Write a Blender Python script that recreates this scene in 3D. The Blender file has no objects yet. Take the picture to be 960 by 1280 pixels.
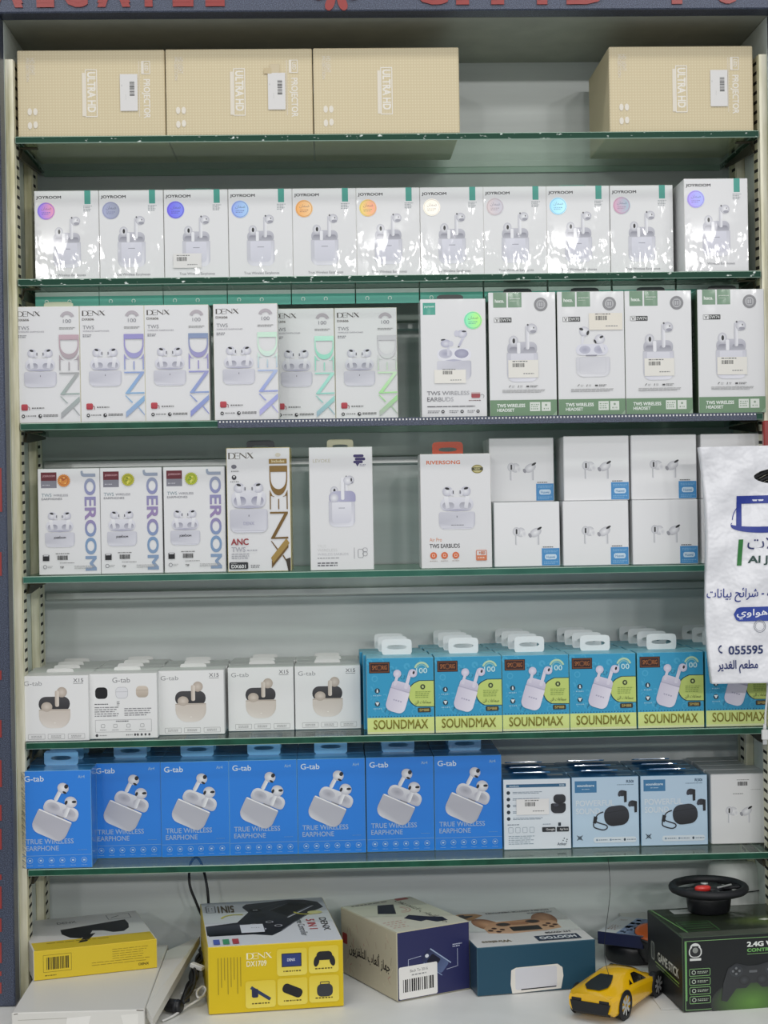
import bpy, bmesh, math, random
from mathutils import Vector, Matrix
SC = bpy.context.scene
COL = SC.collection
# ------------------------------------------------------------------ camera
F = 2000.0
YAW, PITCH, ROLL = 0.0342, -0.0042, -0.0163
CPOS = Vector((-0.0835, -1.997, 0.0))
_fw = Vector((math.sin(YAW)*math.cos(PITCH), math.cos(YAW)*math.cos(PITCH), math.sin(PITCH)))
_r0 = Vector((math.cos(YAW), -math.sin(YAW), 0)); _u0 = _r0.cross(_fw)
_R = math.cos(ROLL)*_r0 + math.sin(ROLL)*_u0
_U = -math.sin(ROLL)*_r0 + math.cos(ROLL)*_u0
cam = bpy.data.cameras.new('camera'); cam_ob = bpy.data.objects.new('camera', cam); COL.objects.link(cam_ob)
cam.sensor_fit = 'VERTICAL'; cam.sensor_height = 36; cam.lens = F/1280*36; cam.clip_start = .05
cam_ob.matrix_world = Matrix(((_R.x, _U.x, -_fw.x, CPOS.x), (_R.y, _U.y, -_fw.y, CPOS.y), (_R.z, _U.z, -_fw.z, CPOS.z), (0, 0, 0, 1)))
SC.camera = cam_ob
# ------------------------------------------------------------------ light of the shop: pale ambient, rows of ceiling lamps
world = bpy.data.worlds.new('world'); SC.world = world; world.use_nodes = True
world.node_tree.nodes['Background'].inputs[0].default_value = (.92, .96, 1, 1)
world.node_tree.nodes['Background'].inputs[1].default_value = .37
def ceiling_lamp(y, w, d, watts, tilt=0.0, x=0.0, z=1.45):
    L = bpy.data.lights.new('ceiling_lamp', 'AREA'); L.shape = 'RECTANGLE'; L.size = w; L.size_y = d
    L.energy = watts; L.color = (1, .985, .965)
    o = bpy.data.objects.new('ceiling_lamp', L); COL.objects.link(o); o.location = (x, y, z); o.rotation_euler = (math.radians(tilt), 0, 0)
ceiling_lamp(-.62, 1.7, .10, 8.0)
ceiling_lamp(-1.75, 2.4, .20, 7.0)
ceiling_lamp(-3.2, 1.4, .2, 13, 50, -1.7)
ceiling_lamp(-3.2, 1.4, .2, 13, 50, 1.7)
for lx in (-1.5, .3, 1.1, 1.9): ceiling_lamp(-6.2, .26, .12, 20, 65, lx, 1.3)
vs = SC.view_settings
vs.view_transform = 'Standard'; vs.look = 'None'; vs.gamma = 1; vs.use_curve_mapping = False; vs.exposure = 0.0
# ------------------------------------------------------------------ pixel -> place
def ray(px, py):
    d = _fw*F + _R*(px-480) - _U*(py-640)
    return d
def at(px, py, Y):
    d = ray(px, py); return CPOS + d*((Y-CPOS.y)/d.y)
def on(px, py, z):
    d = ray(px, py); return CPOS + d*((z-CPOS.z)/d.z)
# ------------------------------------------------------------------ colours and materials
def lin(h):
    if not isinstance(h, str): return h
    out = []
    for i in (0, 2, 4):
        c = int(h[i:i+2], 16)/255
        out.append(c/12.92 if c <= .04045 else ((c+.055)/1.055)**2.4)
    return tuple(out)
def mix(a, b, t):
    a, b = lin(a), lin(b); t = max(0, min(1, t)); return tuple(a[i]*(1-t)+b[i]*t for i in range(3))
def gv(a, b, v0, v1): return lambda u, v: mix(a, b, (v-v0)/(v1-v0))
def gu(a, b, u0, u1): return lambda u, v: mix(a, b, (u-u0)/(u1-u0))
def gstops(stops, axis=1):
    def f(u, v):
        t = (u, v)[axis]
        for (t0, c0), (t1, c1) in zip(stops, stops[1:]):
            if t <= t1: return mix(c0, c1, (t-t0)/(t1-t0))
        return lin(stops[-1][1])
    return f
MATS = {}
def mat(name, col=None, rough=.5, metal=0, coat=0, coat_rough=.05, attr=False, spec=.5, **kw):
    m = bpy.data.materials.new(name); m.use_nodes = True; MATS[name] = m
    nt = m.node_tree; b = nt.nodes['Principled BSDF']
    b.inputs['Roughness'].default_value = rough; b.inputs['Metallic'].default_value = metal
    b.inputs['Coat Weight'].default_value = coat; b.inputs['Coat Roughness'].default_value = coat_rough
    b.inputs['Specular IOR Level'].default_value = spec
    if attr:
        a = nt.nodes.new('ShaderNodeVertexColor'); a.layer_name = 'Col'
        nt.links.new(a.outputs[0], b.inputs['Base Color'])
    elif col: b.inputs['Base Color'].default_value = (*lin(col), 1)
    return m, nt, b
def noise_col(nt, b, c1, c2, scale, stretch=(1, 1, 1), detail=4, lo=.35, hi=.65, rough_to=None):
    tc = nt.nodes.new('ShaderNodeTexCoord'); mp = nt.nodes.new('ShaderNodeMapping'); mp.inputs['Scale'].default_value = stretch
    n = nt.nodes.new('ShaderNodeTexNoise'); n.inputs['Scale'].default_value = scale; n.inputs['Detail'].default_value = detail
    r = nt.nodes.new('ShaderNodeValToRGB')
    r.color_ramp.elements[0].position = lo; r.color_ramp.elements[0].color = (*lin(c1), 1)
    r.color_ramp.elements[1].position = hi; r.color_ramp.elements[1].color = (*lin(c2), 1)
    nt.links.new(tc.outputs['Object'], mp.inputs[0]); nt.links.new(mp.outputs[0], n.inputs[0])
    nt.links.new(n.outputs[0], r.inputs[0]); nt.links.new(r.outputs[0], b.inputs['Base Color'])
    return n
def bump(nt, b, scale, strength, dist=.001, stretch=(1, 1, 1), sock='Normal', ridge=None):
    tc = nt.nodes.new('ShaderNodeTexCoord'); mp = nt.nodes.new('ShaderNodeMapping'); mp.inputs['Scale'].default_value = stretch
    n = nt.nodes.new('ShaderNodeTexNoise'); n.inputs['Scale'].default_value = scale; n.inputs['Detail'].default_value = 3
    bp = nt.nodes.new('ShaderNodeBump'); bp.inputs['Strength'].default_value = strength; bp.inputs['Distance'].default_value = dist
    nt.links.new(tc.outputs['Object'], mp.inputs[0]); nt.links.new(mp.outputs[0], n.inputs[0])
    h = n.outputs[0]
    if ridge:
        mr = nt.nodes.new('ShaderNodeMapRange'); mr.interpolation_type = 'SMOOTHSTEP'; mr.inputs[1].default_value, mr.inputs[2].default_value = ridge
        nt.links.new(h, mr.inputs[0]); h = mr.outputs[0]
    nt.links.new(h, bp.inputs['Height']); nt.links.new(bp.outputs[0], b.inputs[sock])
mat('carton', rough=.42, attr=True, spec=.4)
m, nt, b = mat('wrapped', rough=.4, attr=True, coat=.75, coat_rough=.06, spec=.4)
bump(nt, b, 16, .5, .0035, (1, 1, .5), 'Coat Normal')
m, nt, b = mat('shrink_film', rough=.4, attr=True, coat=.28, coat_rough=.06, spec=.4)
bump(nt, b, 21, .6, .0013, (1, .6, .55), 'Coat Normal', (.46, .72))
mat('foil', rough=.28, metal=.08, attr=True, coat=.5)
mat('plastic', rough=.35, attr=True, spec=.5)
mat('gloss_plastic', rough=.22, attr=True, coat=.5, spec=.5)
m, nt, b = mat('frame_paint', rough=.38, metal=.2)
noise_col(nt, b, '353b4b', '5d667c', 900, lo=.42, hi=.72, detail=1)
bump(nt, b, 700, .35, .0006)
m, nt, b = mat('back_panel', rough=.38, metal=.0)
noise_col(nt, b, 'd2d7d6', 'dfe4e3', 9, (.35, 1, 5), lo=.3, hi=.7)
m, nt, b = mat('side_panel', rough=.5)
noise_col(nt, b, 'd6dfd8', 'e2e9e3', 30, lo=.3, hi=.7)
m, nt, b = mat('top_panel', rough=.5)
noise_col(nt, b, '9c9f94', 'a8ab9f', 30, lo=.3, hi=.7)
m, nt, b = mat('upright_paint', rough=.32, metal=.15)
noise_col(nt, b, 'bdb890', 'f0ecd6', 60, (1, 1, .12), lo=.35, hi=.62)
mat('slot_dark', '15140f', rough=.8)
mat('aluminium', 'd0d2d0', rough=.3, metal=.5)
mat('bracket_steel', '4a4638', rough=.45, metal=.6)
m, nt, b = mat('counter_laminate', rough=.45)
noise_col(nt, b, 'e2e2de', 'ecece8', 14, lo=.3, hi=.7)
mat('glass_bevel', 'a9c4b4', rough=.15, coat=.4)
mat('red_acrylic', '94302c', rough=.3, coat=.4)
mat('black_rubber', '16171b', rough=.55)
mat('white_plastic', 'e4e4e2', rough=.4)
# glass: clear faces let light through and mirror a little; ground edges are deep green
m = bpy.data.materials.new('glass_pane'); m.use_nodes = True; MATS['glass_pane'] = m; nt = m.node_tree
nt.nodes.remove(nt.nodes['Principled BSDF'])
tr = nt.nodes.new('ShaderNodeBsdfTransparent'); tr.inputs[0].default_value = (.88, .95, .90, 1)
gl = nt.nodes.new('ShaderNodeBsdfGlossy'); gl.inputs['Roughness'].default_value = .02; gl.inputs[0].default_value = (.9, .95, .92, 1)
lw = nt.nodes.new('ShaderNodeLayerWeight'); lw.inputs[0].default_value = .5
pw = nt.nodes.new('ShaderNodeMath'); pw.operation = 'POWER'; pw.inputs[1].default_value = 4.5; nt.links.new(lw.outputs['Facing'], pw.inputs[0])
fr = nt.nodes.new('ShaderNodeMath'); fr.operation = 'MULTIPLY_ADD'; fr.inputs[1].default_value = .5; fr.inputs[2].default_value = .04; nt.links.new(pw.outputs[0], fr.inputs[0])
mx = nt.nodes.new('ShaderNodeMixShader')
nt.links.new(fr.outputs[0], mx.inputs[0]); nt.links.new(tr.outputs[0], mx.inputs[1]); nt.links.new(gl.outputs[0], mx.inputs[2])
nt.links.new(mx.outputs[0], nt.nodes['Material Output'].inputs[0])
m, nt, b = mat('glass_edge', rough=.4, spec=.25)
noise_col(nt, b, '10402f', '1f5a45', 40, (1, 1, 1), lo=.3, hi=.7)
m, nt, b = mat('glass_edge_chipped', rough=.45, spec=.2)      # worn edge: pale chips and tape remains
n = noise_col(nt, b, '124231', 'dfe8e2', 190, (.55, 1, 1), lo=.63, hi=.70, detail=2)
m, nt, b = mat('glass_edge_pale', rough=.4, spec=.25)
noise_col(nt, b, '2a6152', '39705f', 30, lo=.3, hi=.7)
# beige carton with a printed grid of cream dots
m, nt, b = mat('dotted_carton', rough=.6)
tc = nt.nodes.new('ShaderNodeTexCoord'); sep = nt.nodes.new('ShaderNodeSeparateXYZ'); nt.links.new(tc.outputs['Object'], sep.inputs[0])
def mth(op, a, c=None):
    n = nt.nodes.new('ShaderNodeMath'); n.operation = op
    if hasattr(a, 'links'): nt.links.new(a, n.inputs[0])
    else: n.inputs[0].default_value = a
    if c is not None:
        if hasattr(c, 'links'): nt.links.new(c, n.inputs[1])
        else: n.inputs[1].default_value = c
    return n.outputs[0]
def cell(sock, p): return mth('ABSOLUTE', mth('SUBTRACT', mth('FRACT', mth('DIVIDE', sock, p)), .5))
xx = mth('ADD', sep.outputs[0], sep.outputs[1])
rr = mth('ADD', mth('MULTIPLY', cell(xx, .0036), cell(xx, .0036)), mth('MULTIPLY', cell(sep.outputs[2], .0036), cell(sep.outputs[2], .0036)))
lt = mth('LESS_THAN', rr, .075)
mc = nt.nodes.new('ShaderNodeMix'); mc.data_type = 'RGBA'
mc.inputs[6].default_value = (*lin('d3c4a0'), 1); mc.inputs[7].default_value = (*lin('dbcfb0'), 1)
nt.links.new(lt, mc.inputs[0]); nt.links.new(mc.outputs[2], b.inputs['Base Color'])
# ------------------------------------------------------------------ mesh helpers
def newmesh(name, verts, faces, mats, fmat=None, cols=None, smooth=False):
    me = bpy.data.meshes.new(name); me.from_pydata([tuple(v) for v in verts], [], faces)
    for x in mats: me.materials.append(MATS[x])
    if fmat: me.polygons.foreach_set('material_index', fmat)
    if cols is not None:
        ca = me.color_attributes.new('Col', 'FLOAT_COLOR', 'CORNER')
        flat = []
        for p in me.polygons:
            for li in p.loop_indices:
                c = cols[p.index]
                c = c[li-p.loop_start] if isinstance(c, list) else c
                flat += [c[0], c[1], c[2], 1.0]
        ca.data.foreach_set('color', flat)
    if smooth: me.polygons.foreach_set('use_smooth', [True]*len(me.polygons))
    me.update(); return me
def link(name, me, parent=None, loc=None):
    o = bpy.data.objects.new(name, me); COL.objects.link(o)
    if parent is not None: o.parent = parent
    if loc is not None: o.location = loc
    return o
def tag(o, label=None, cat=None, group=None, kind=None):
    if label: o['label'] = label
    if cat: o['category'] = cat
    if group: o['group'] = group
    if kind: o['kind'] = kind
    return o
def bevbox(W, H, D, bev=.0006, seg=1, z0=0.0):
    bm = bmesh.new(); bmesh.ops.create_cube(bm, size=1)
    for v in bm.verts: v.co = Vector((v.co.x*W, v.co.y*D, (v.co.z+.5)*H+z0))
    if bev: bmesh.ops.bevel(bm, geom=list(bm.edges), offset=bev, segments=seg, affect='EDGES', profile=.5)
    vs_ = [v.co.copy() for v in bm.verts]; bm.verts.index_update()
    fs = [[v.index for v in f.verts] for f in bm.faces]; ns = [f.normal.copy() for f in bm.faces]
    bm.free(); return vs_, fs, ns
def box_mesh(name, W, H, D, cols, material='carton', bev=.0006, edge=None):
    v, f, ns = bevbox(W, H, D, bev); cc = []
    for n in ns:
        a = [abs(n.x), abs(n.y), abs(n.z)]; i = a.index(max(a))
        if max(a) < .95 and edge: cc.append(lin(edge)); continue
        k = (('left', 'right'), ('front', 'back'), ('bottom', 'top'))[i][0 if n[i] < 0 else 1]
        cc.append(lin(cols.get(k, cols['all'])))
    return newmesh(name, v, f, [material], cols=cc)
def plain_box(name, x0, x1, y0, y1, z0, z1, material, bev=.001):
    v, f, ns = bevbox(x1-x0, z1-z0, y1-y0, bev)
    c = Vector(((x0+x1)/2, (y0+y1)/2, z0))
    return newmesh(name, [p+c for p in v], f, [material])
def catmull(P, n=6, closed=False):
    P = [Vector(p) for p in P]; out = []
    N = len(P); rng = N if closed else N-1
    for i in range(rng):
        g = (lambda k: P[k % N]) if closed else (lambda k: P[max(0, min(N-1, k))])
        p0, p1, p2, p3 = g(i-1), g(i), g(i+1), g(i+2)
        for j in range(n):
            t = j/n
            out.append(.5*((2*p1)+(p2-p0)*t+(2*p0-5*p1+4*p2-p3)*t*t+(3*p1-p0-3*p2+p3)*t**3))
    if not closed: out.append(P[-1])
    return out
def tube(name, P, r, material, n=8, smooth_n=6, closed=False, col=None):
    P = catmull(P, smooth_n, closed) if smooth_n else [Vector(p) for p in P]
    verts, faces = [], []; N = len(P); ref = Vector((.3, .5, .8)).normalized()
    for i, p in enumerate(P):
        t = (P[(i+1) % N]-P[i-1]) if closed else (P[min(i+1, N-1)]-P[max(i-1, 0)])
        t.normalize(); a = t.cross(ref).normalized(); c = t.cross(a)
        for k in range(n):
            w = 2*math.pi*k/n; verts.append(p + a*(r*math.cos(w)) + c*(r*math.sin(w)))
    for i in range(N if closed else N-1):
        for k in range(n):
            j = (i+1) % N
            faces.append([i*n+k, i*n+(k+1) % n, j*n+(k+1) % n, j*n+k])
    if not closed: faces += [list(range(n))[::-1], [(N-1)*n+k for k in range(n)]]
    cols = [lin(col)]*len(faces) if col else None
    return newmesh(name, verts, faces, [material], cols=cols, smooth=True)
def lathe(name, prof, material, n=28, col=None, sx=1.0, sy=1.0, cap=True, smooth=True):
    verts, faces = [], []
    for (r, z) in prof:
        for k in range(n):
            w = 2*math.pi*k/n; verts.append((r*math.cos(w)*sx, r*math.sin(w)*sy, z))
    for i in range(len(prof)-1):
        for k in range(n): faces.append([i*n+k, i*n+(k+1) % n, (i+1)*n+(k+1) % n, (i+1)*n+k])
    if cap: faces += [list(range(n))[::-1], [(len(prof)-1)*n+k for k in range(n)]]
    cols = [lin(col)]*len(faces) if col else None
    return newmesh(name, verts, faces, [material], cols=cols, smooth=smooth)
# ------------------------------------------------------------------ printing ink: flat coloured shapes on a face
_tc = {}
_fc = bpy.data.curves.new('letters', 'FONT'); _fo = bpy.data.objects.new('letters', _fc)
AR = {'ا': 'FE8D FE8E', 'أ': 'FE83 FE84', 'ب': 'FE8F FE90 FE91 FE92', 'ة': 'FE93 FE94', 'ت': 'FE95 FE96 FE97 FE98', 'ج': 'FE9D FE9E FE9F FEA0', 'ح': 'FEA1 FEA2 FEA3 FEA4',
      'د': 'FEA9 FEAA', 'ر': 'FEAD FEAE', 'ز': 'FEAF FEB0', 'ش': 'FEB5 FEB6 FEB7 FEB8', 'ط': 'FEC1 FEC2 FEC3 FEC4', 'ع': 'FEC9 FECA FECB FECC', 'غ': 'FECD FECE FECF FED0',
      'ف': 'FED1 FED2 FED3 FED4', 'ل': 'FEDD FEDE FEDF FEE0', 'م': 'FEE1 FEE2 FEE3 FEE4', 'ن': 'FEE5 FEE6 FEE7 FEE8', 'ه': 'FEE9 FEEA FEEB FEEC', 'و': 'FEED FEEE',
      'ي': 'FEF1 FEF2 FEF3 FEF4', 'ئ': 'FE89 FE8A FE8B FE8C', 'س': 'FEB1 FEB2 FEB3 FEB4', 'ص': 'FEB9 FEBA FEBB FEBC', 'ض': 'FEBD FEBE FEBF FEC0'}
def arabic(s):
    s = s.replace('لا', '\u0001'); out = []
    def joins(c): return c in AR and len(AR[c].split()) == 4
    for i, c in enumerate(s):
        prev = i > 0 and joins(s[i-1]); nxt = i+1 < len(s) and (s[i+1] in AR or s[i+1] == '\u0001')
        if c == '\u0001': out.append(chr(0xFEFC if prev else 0xFEFB)); continue
        if c not in AR: out.append(c); continue
        f = AR[c].split(); nx = nxt and len(f) == 4
        k = (3 if nx else 1) if prev else (2 if nx else 0)
        out.append(chr(int(f[k], 16)))
    return ''.join(reversed(out))
def glyphs(s, bold=0.0, shear=0.0, res=3):
    k = (s, bold, shear, res)
    if k in _tc: return _tc[k]
    _fc.body = s; _fc.resolution_u = res; _fc.shear = shear
    me = _fo.to_mesh()
    vs_ = [(v.co.x, v.co.y) for v in me.vertices]; fs = [list(p.vertices) for p in me.polygons]
    _fo.to_mesh_clear()
    if bold > .004:        # heavier strokes: the outline laid down four times, a little apart
        n = len(vs_); d = bold*.8
        vs_, fs = [(x+dx*d, y+dy*d) for dx, dy in ((-1, -1), (1, -1), (1, 1), (-1, 1)) for x, y in vs_], [[i+q*n for i in f] for q in range(4) for f in fs]
    x0 = min(v[0] for v in vs_); x1 = max(v[0] for v in vs_); y0 = min(v[1] for v in vs_); y1 = max(v[1] for v in vs_)
    vs_ = [((x-x0)/(x1-x0), (y-y0)/(y1-y0)) for x, y in vs_]
    _tc[k] = (vs_, fs); return _tc[k]
class Ink:
    STEP = .00002
    def __init__(s, DW, DH, mapf, material='carton', lay=.00006):
        s.DW, s.DH, s.mapf, s.material = DW, DH, mapf, material
        s.parts = {}; s.lay = lay; s.cur = None; s.M = (1, 0, 0, 1, 0, 0); s.mats = {}
    def part(s, name, material=None, fresh=False):
        s.name = name
        if fresh: s.count = getattr(s, 'count', 0)+1; name = '%s#%d' % (name, s.count)
        s.cur = s.parts.setdefault(name, ([], [], [])); s.key = name; s.mats.setdefault(name, material or s.material); return s
    def tf(s, ang=0, cu=0, cv=0, sc=1, flip=False):      # picture-local -> design
        a = math.radians(ang); c, n = math.cos(a)*sc, math.sin(a)*sc; f = -1 if flip else 1
        s.M = (c*f, -n, n*f, c, cu, cv)
    def notf(s): s.M = (1, 0, 0, 1, 0, 0)
    def raw(s, pts, faces, col, keep=False):
        V, Fc, C = s.cur; base = len(V); a, b_, c, d, e, f = s.M
        if not keep: s.lay += s.STEP
        P = []
        for (u, v) in pts:
            uu, vv = a*u+b_*v+e, c*u+d*v+f
            P.append((uu, vv)); V.append(s.mapf(uu/s.DW, vv/s.DH, s.lay))
        for fc in faces:
            Fc.append([base+i for i in fc])
            if callable(col): C.append([lin(col(*pts[i])) for i in fc])
            elif isinstance(col, list): C.append([lin(col[i]) for i in fc])
            else: C.append(lin(col))
    def stack(s, P, fs, col, bold):      # heavier lettering is laid down in four thin coats
        q = 4 if bold > .004 else 1; n, m_ = len(P)//q, len(fs)//q
        for i in range(q): s.raw(P[i*n:(i+1)*n], [[j-i*n for j in f] for f in fs[i*m_:(i+1)*m_]], col)
    def poly(s, pts, col, keep=False): s.raw(pts, [list(range(len(pts)))], col, keep)
    def rect(s, u0, v0, u1, v1, col, keep=False): s.poly([(u0, v0), (u1, v0), (u1, v1), (u0, v1)], col, keep)
    def rr_pts(s, u0, v0, u1, v1, r, n=5):
        if not isinstance(r, (list, tuple)): r = (r,)*4      # tl tr br bl
        mm = min(u1-u0, v1-v0); r = [min(q, (u1-u0)/2, (v1-v0)/2 if (r[0] > .1*mm or k_ < 2) and r[0] > .1*mm else (v1-v0)*.92) for k_, q in enumerate(r)]
        P = []
        for (cx, cy, a0, rad) in ((u0+r[0], v0+r[0], 180, r[0]), (u1-r[1], v0+r[1], 270, r[1]), (u1-r[2], v1-r[2], 0, r[2]), (u0+r[3], v1-r[3], 90, r[3])):
            for k in range(n+1):
                w = math.radians(a0+90*k/n); P.append((cx+rad*math.cos(w), cy+rad*math.sin(w)))
        return P
    def rrect(s, u0, v0, u1, v1, r, col, keep=False): s.poly(s.rr_pts(u0, v0, u1, v1, r), col, keep)
    def frame(s, u0, v0, u1, v1, r, w, col, keep=False):
        A = s.rr_pts(u0, v0, u1, v1, r); B = s.rr_pts(u0+w, v0+w, u1-w, v1-w, max(r-w, .05)); n = len(A)
        s.raw(A+B, [[i, (i+1) % n, n+(i+1) % n, n+i] for i in range(n)], col, keep)
    def ell(s, cu, cv, ru, rv, col, edge=None, n=20, keep=False, rot=0):
        a = math.radians(rot); pts = []
        for k in range(n):
            w = 2*math.pi*k/n; x, y = ru*math.cos(w), rv*math.sin(w)
            pts.append((cu+x*math.cos(a)-y*math.sin(a), cv+x*math.sin(a)+y*math.cos(a)))
        if edge: s.raw([(cu, cv)]+pts, [[0, 1+k, 1+(k+1) % n] for k in range(n)], [col]+[edge]*n, keep)
        else: s.poly(pts, col, keep)
    def ring(s, cu, cv, r0, r1, col, a0=0, a1=360, n=24, keep=False):
        P = []
        for k in range(n+1):
            w = math.radians(a0+(a1-a0)*k/n); P += [(cu+r0*math.cos(w), cv+r0*math.sin(w)), (cu+r1*math.cos(w), cv+r1*math.sin(w))]
        s.raw(P, [[2*k, 2*k+1, 2*k+3, 2*k+2] for k in range(n)], col, keep)
    def line(s, P, w, col, keep=False):
        V, Fc = [], []
        for (a, b_), (c, d) in zip(P, P[1:]):
            dx, dy = c-a, d-b_; L = math.hypot(dx, dy) or 1; nx, ny = -dy/L*w/2, dx/L*w/2; i = len(V)
            V += [(a+nx, b_+ny), (c+nx, d+ny), (c-nx, d-ny), (a-nx, b_-ny)]; Fc.append([i, i+1, i+2, i+3])
        s.raw(V, Fc, col, keep)
    def text(s, t, u0, v0, u1, v1, col, bold=0.0, rot=0, shear=0.0, ar=False, res=3):
        vs_, fs = glyphs(arabic(t) if ar else t, bold, shear, res); P = []
        for (x, y) in vs_:
            if rot == 0: P.append((u0+x*(u1-u0), v1-y*(v1-v0)))
            elif rot == 90: P.append((u0+y*(u1-u0), v0+x*(v1-v0)))       # reads downwards
            elif rot == -90: P.append((u1-y*(u1-u0), v1-x*(v1-v0)))      # reads upwards
            else: P.append((u1-x*(u1-u0), v0+y*(v1-v0)))                 # upside down
        if s.name.endswith('lettering'): s.part(s.name, s.mats.get(s.key, None), True)
        s.stack(P, fs, col, bold)
    def micro(s, u0, v0, u1, v1, col, rows=2, seed=0, fill=.55):
        rnd = random.Random(seed); V, Fc = [], []; hh = (v1-v0)/rows
        for r in range(rows):
            u = u0; va = v0+r*hh+hh*(1-fill)/2; vb = va+hh*fill; end = u1-(u1-u0)*rnd.random()*.25*(r > 0)
            while u < end-1e-9:
                w = min((u1-u0)*rnd.uniform(.06, .2), end-u); i = len(V)
                V += [(u, va), (u+w, va), (u+w, vb), (u, vb)]; Fc.append([i, i+1, i+2, i+3]); u += w+hh*.35
        old = s.name
        if old == 'lettering': s.part('small_print', s.mats.get(s.key, None))
        s.raw(V, Fc, col)
        if old == 'lettering': s.part(old, s.mats.get('small_print'))
    def barcode(s, u0, v0, u1, v1, col='1c1c1c', seed=3, rot=0):
        rnd = random.Random(seed); V, Fc = [], []; L = (u1-u0) if not rot else (v1-v0); t = 0
        while t < L*.97:
            w = min(L*rnd.choice((.02, .03, .05)), L-t); i = len(V)
            if not rot: V += [(u0+t, v0), (u0+t+w, v0), (u0+t+w, v1), (u0+t, v1)]
            else: V += [(u0, v0+t), (u1, v0+t), (u1, v0+t+w), (u0, v0+t+w)]
            Fc.append([i, i+1, i+2, i+3]); t += w+L*rnd.choice((.02, .03, .04))
        s.raw(V, Fc, col)
    def meshes(s):
        return [(n.split('#')[0], newmesh(n.split('/')[-1].split('#')[0], V, Fc, [s.mats[n]], cols=C)) for n, (V, Fc, C) in s.parts.items() if V]
def front_map(W, H, D): return lambda u, v, l: ((u-.5)*W, -D/2-l, H*(1-v))
def top_map(W, H, D): return lambda u, v, l: ((u-.5)*W, D/2-v*D, H+l)
def left_map(W, H, D): return lambda u, v, l: (-W/2-l, D/2-u*D, H*(1-v))
def right_map(W, H, D): return lambda u, v, l: (W/2+l, -D/2+u*D, H*(1-v))
def bottom_map(W, H, D): return lambda u, v, l: ((u-.5)*W, -D/2+v*D, -l)
# ------------------------------------------------------------------ hang tab plate with a hole
def tab_mesh(w, h, col, hole=(.62, .34), t=.0008, mat_='plastic', p=7, hole_dy=.0):
    n = 40; verts, faces = [], []
    def rad(a, b_, th, q): return (abs(math.cos(th)/a)**q+abs(math.sin(th)/b_)**q)**(-1/q)
    for y in (-t/2, t/2):
        for k in range(n):
            th = 2*math.pi*k/n; r = rad(w/2, h/2, th, p); verts.append((r*math.cos(th), y, h/2+r*math.sin(th)))
        for k in range(n):
            th = 2*math.pi*k/n; r = rad(w/2*hole[0], h/2*hole[1], th, 2.6)
            verts.append((r*math.cos(th), y, h/2+hole_dy*h+r*math.sin(th)))
    for k in range(n):
        j = (k+1) % n
        faces += [[k, j, n+j, n+k], [2*n+j, 2*n+k, 3*n+k, 3*n+j], [j, k, 2*n+k, 2*n+j], [n+k, n+j, 3*n+j, 3*n+k]]
    return newmesh('hang_tab', verts, faces, [mat_], cols=[lin(col)]*len(faces))
# ------------------------------------------------------------------ a thing made from a recipe of shared meshes
class Recipe:
    def __init__(s, W, H, D): s.W, s.H, s.D, s.parts = W, H, D, []
    def add(s, name, me, loc=None, rot=None): s.parts.append((name, me, loc, rot)); return s
    def ink(s, ink):
        for n, me in ink.meshes(): s.add(n, me)
        return s
def spawn(rec, name, label, cat, loc, yaw=0.0, group=None, extra=(), only=None, tilt=0.0):
    root = bpy.data.objects.new(name, None); COL.objects.link(root); root.empty_display_size = .01
    root.location = loc; root.rotation_euler = (tilt, 0, yaw); tag(root, label, cat, group)
    made = {}
    for (n, me, l, r) in list(rec.parts)+list(extra):
        if only and n.split('/')[0] not in only: continue
        par = root
        if '/' in n: par = made.get(n.split('/')[0], root)
        o = link(n.split('/')[-1], me, par); made.setdefault(n, o)
        if l: o.location = l
        if r: o.rotation_euler = r
        if n.split('/')[-1] in ('small_print', 'icons', 'pattern', 'side_print'): o['kind'] = 'stuff'
    return root
def stand(px0, px1, py, Y, z, D):        # base centre of a box whose front face spans px0..px1 at depth Y
    p = at((px0+px1)/2, py, Y); return (p.x, Y+D/2, z)
NTH = ['leftmost', 'second', 'third', 'fourth', 'fifth', 'sixth', 'seventh', 'eighth', 'ninth', 'tenth', 'rightmost']
SH = [.4638, .2875, .1087, -.0812, -.2872, -.4448]      # top of each glass shelf
CT = -.605                                               # counter top
EPS = .0004
# ================================================================== the setting
HW, BD = .4765, .205
def struct(name, me): return tag(link(name, me), kind='structure')
struct('wall_back', plain_box('wall_back', -.52, .52, BD, BD+.02, CT, .64, 'back_panel', 0))
struct('wall_left', plain_box('wall_left', -.50, -HW, .0, BD-.0005, CT, .607, 'side_panel', 0))
struct('wall_right', plain_box('wall_right', HW, .50, .0, BD-.0005, CT, .607, 'side_panel', 0))
struct('ceiling', plain_box('ceiling', -.50, .50, .0, BD-.0005, .6075, .625, 'top_panel', 0))
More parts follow.
